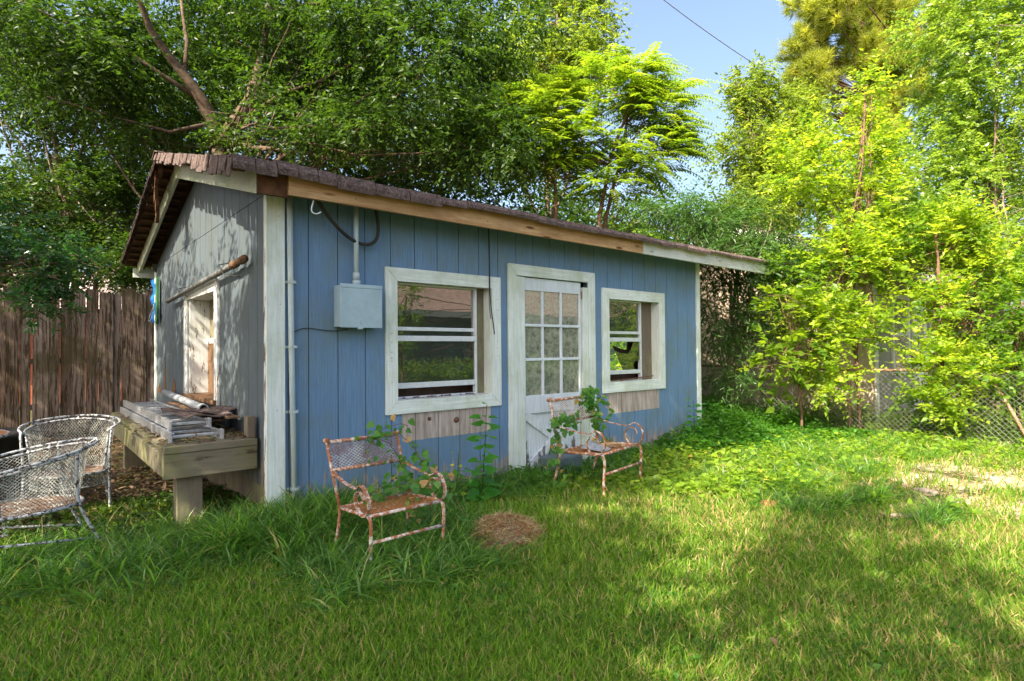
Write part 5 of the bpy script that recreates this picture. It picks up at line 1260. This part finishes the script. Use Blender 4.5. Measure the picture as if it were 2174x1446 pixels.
# heart-leaved weed by the wall and vines on the chairs
def stem_plant(name, label, base, top, n, L, mat=L_weed, cat='plant', group=None):
    root = thing(name, label, cat, base, group); p = wob_path(base, top, 10, .04); mb = MB(); mb.tube(p, np.linspace(.008, .003, 10), 6); mb.build('stem', L_weed, root, True)
    i = rng.integers(1, 10, n); t = np.linspace(0, 1, n); idx = np.clip((t*9).astype(int), 0, 9)
    P = p[idx]+rng.normal(size=(n, 3))*.012; a = np.arange(n)*2.4; D = np.stack([np.cos(a), np.sin(a), np.full(n, .05)], 1)
    P = P+D*.05; LL = L*(1.15-.5*t)*(.8+.4*rng.random(n)); N_ = np.array([-.25, -.4, .8])+rng.normal(size=(n, 3))*.25
    scatter('foliage', mat, root, P, D, N_, LL, LL*.85, T_HEART); return root
L_big = m_leaf('heart leaf', (.04, .17, .02), (.08, .27, .03), .45, .4, .4)
stem_plant('broadleaf_weed', 'tall weed with large heart-shaped leaves between window and door', (1.72, -.60, 0), (1.86, -.52, .93), 34, .15, L_big)
stem_plant('broadleaf_weed', 'pale yellow-green weed stem left of the tall heart-leaved weed', (1.45, -.55, 0), (1.52, -.52, .50), 18, .06, L_yellow)
stem_plant('broadleaf_weed', 'leafy weed at the right end of the front wall', (5.75, -.35, 0), (5.8, -.3, .70), 44, .11, L_big)
stem_plant('broadleaf_weed', 'leafy weed against the right corner board', (6.75, .0, 0), (6.8, .05, .62), 50, .12, L_big)
stem_plant('broadleaf_weed', 'tall leafy weed behind the lush weed patch near the tan wall', (8.1, 1.0, 0), (8.15, 1.1, .85), 50, .13, L_big)
def vine(label, paths, per, L, loc):
    root = thing('climbing_vine', label, 'vine', loc, 'vines climbing over the rusty chairs'); mb = MB(); Ps, Ds = [], []
    for pth in paths:
        q_ = bez(pth, 18); mb.tube(q_+rng.normal(size=q_.shape)*.006, .003, 4, False); i = rng.integers(0, 18, per); Ps.append(q_[i]+rng.normal(size=(per, 3))*.035)
    mb.build('stem', m_barkr, root); P = np.vstack(Ps); n = len(P); D = unit(n)+[0, -.3, -.25]; LL = L*(.5+.8*rng.random(n))
    scatter('foliage', L_vine, root, P, D, np.array([-.4, -.7, .6])+rng.normal(size=(n, 3))*.4, LL, LL*.85, T_HEART); return root
a = P1
vine('green vine draped over the right side of the chair under the window', [[a(W1, .4, -.36), a(W1+.02, .45, .1), a(W1-.0, .46, .35), a(W1-.15, .5, .5), a(W1-.35, .5, .42)], [a(W1, .5, .45), a(W1+.12, .4, .3), a(W1+.08, .2, .1), a(W1-.05, .0, .12)], [a(W1*.5, .42, .0), a(W1*.7, .3, .1), a(W1, .1, .22), a(W1+.25, .1, .05), a(W1+.3, .1, -.25)],
      [a(W1*.4, .45, .3), a(W1*.6, .5, .48), a(W1*.85, .5, .55), a(W1+.08, .5, .5)], [a(W1*.6, .1, .02), a(W1*.9, .3, .06), a(W1+.1, .2, .2), a(W1+.22, .0, .12)], [a(W1-.05, .42, .2), a(W1+.1, .4, .0), a(W1+.2, .3, -.3)], [a(W1*.3, .35, .0), a(W1*.6, .4, .12), a(W1, .45, .1)]], 34, .055, (.8, -1.0, 0))
a = P2
vine('green vine climbing both back posts of the chair before the door', [[a(.0, .5, -.4), a(-.06, .5, 0), a(0, .55, .3), a(.1, .55, .3)], [a(-.1, .45, -.2), a(-.12, .5, .1), a(-.05, .5, .35)], [a(W2, .5, -.38), a(W2+.03, .5, .1), a(W2, .55, .3), a(W2-.1, .6, .56)], [a(W2-.2, .55, .45), a(W2, .6, .62), a(W2+.2, .55, .5), a(W2+.28, .5, .3)],
      [a(W2-.05, .55, .5), a(W2+.05, .5, .3), a(W2, .45, .0), a(W2+.1, .4, -.1)], [a(W2-.3, .56, .4), a(W2-.15, .58, .55), a(W2+.05, .6, .55)], [a(.05, .5, .2), a(.2, .55, .35), a(.4, .56, .25)], [a(W2-.02, .5, .15), a(W2+.02, .52, .4), a(W2-.1, .6, .5)]], 34, .065, (3.3, -.5, 0))

for o in list(S.collection.objects):
    if '_o' in o: del o['_o']
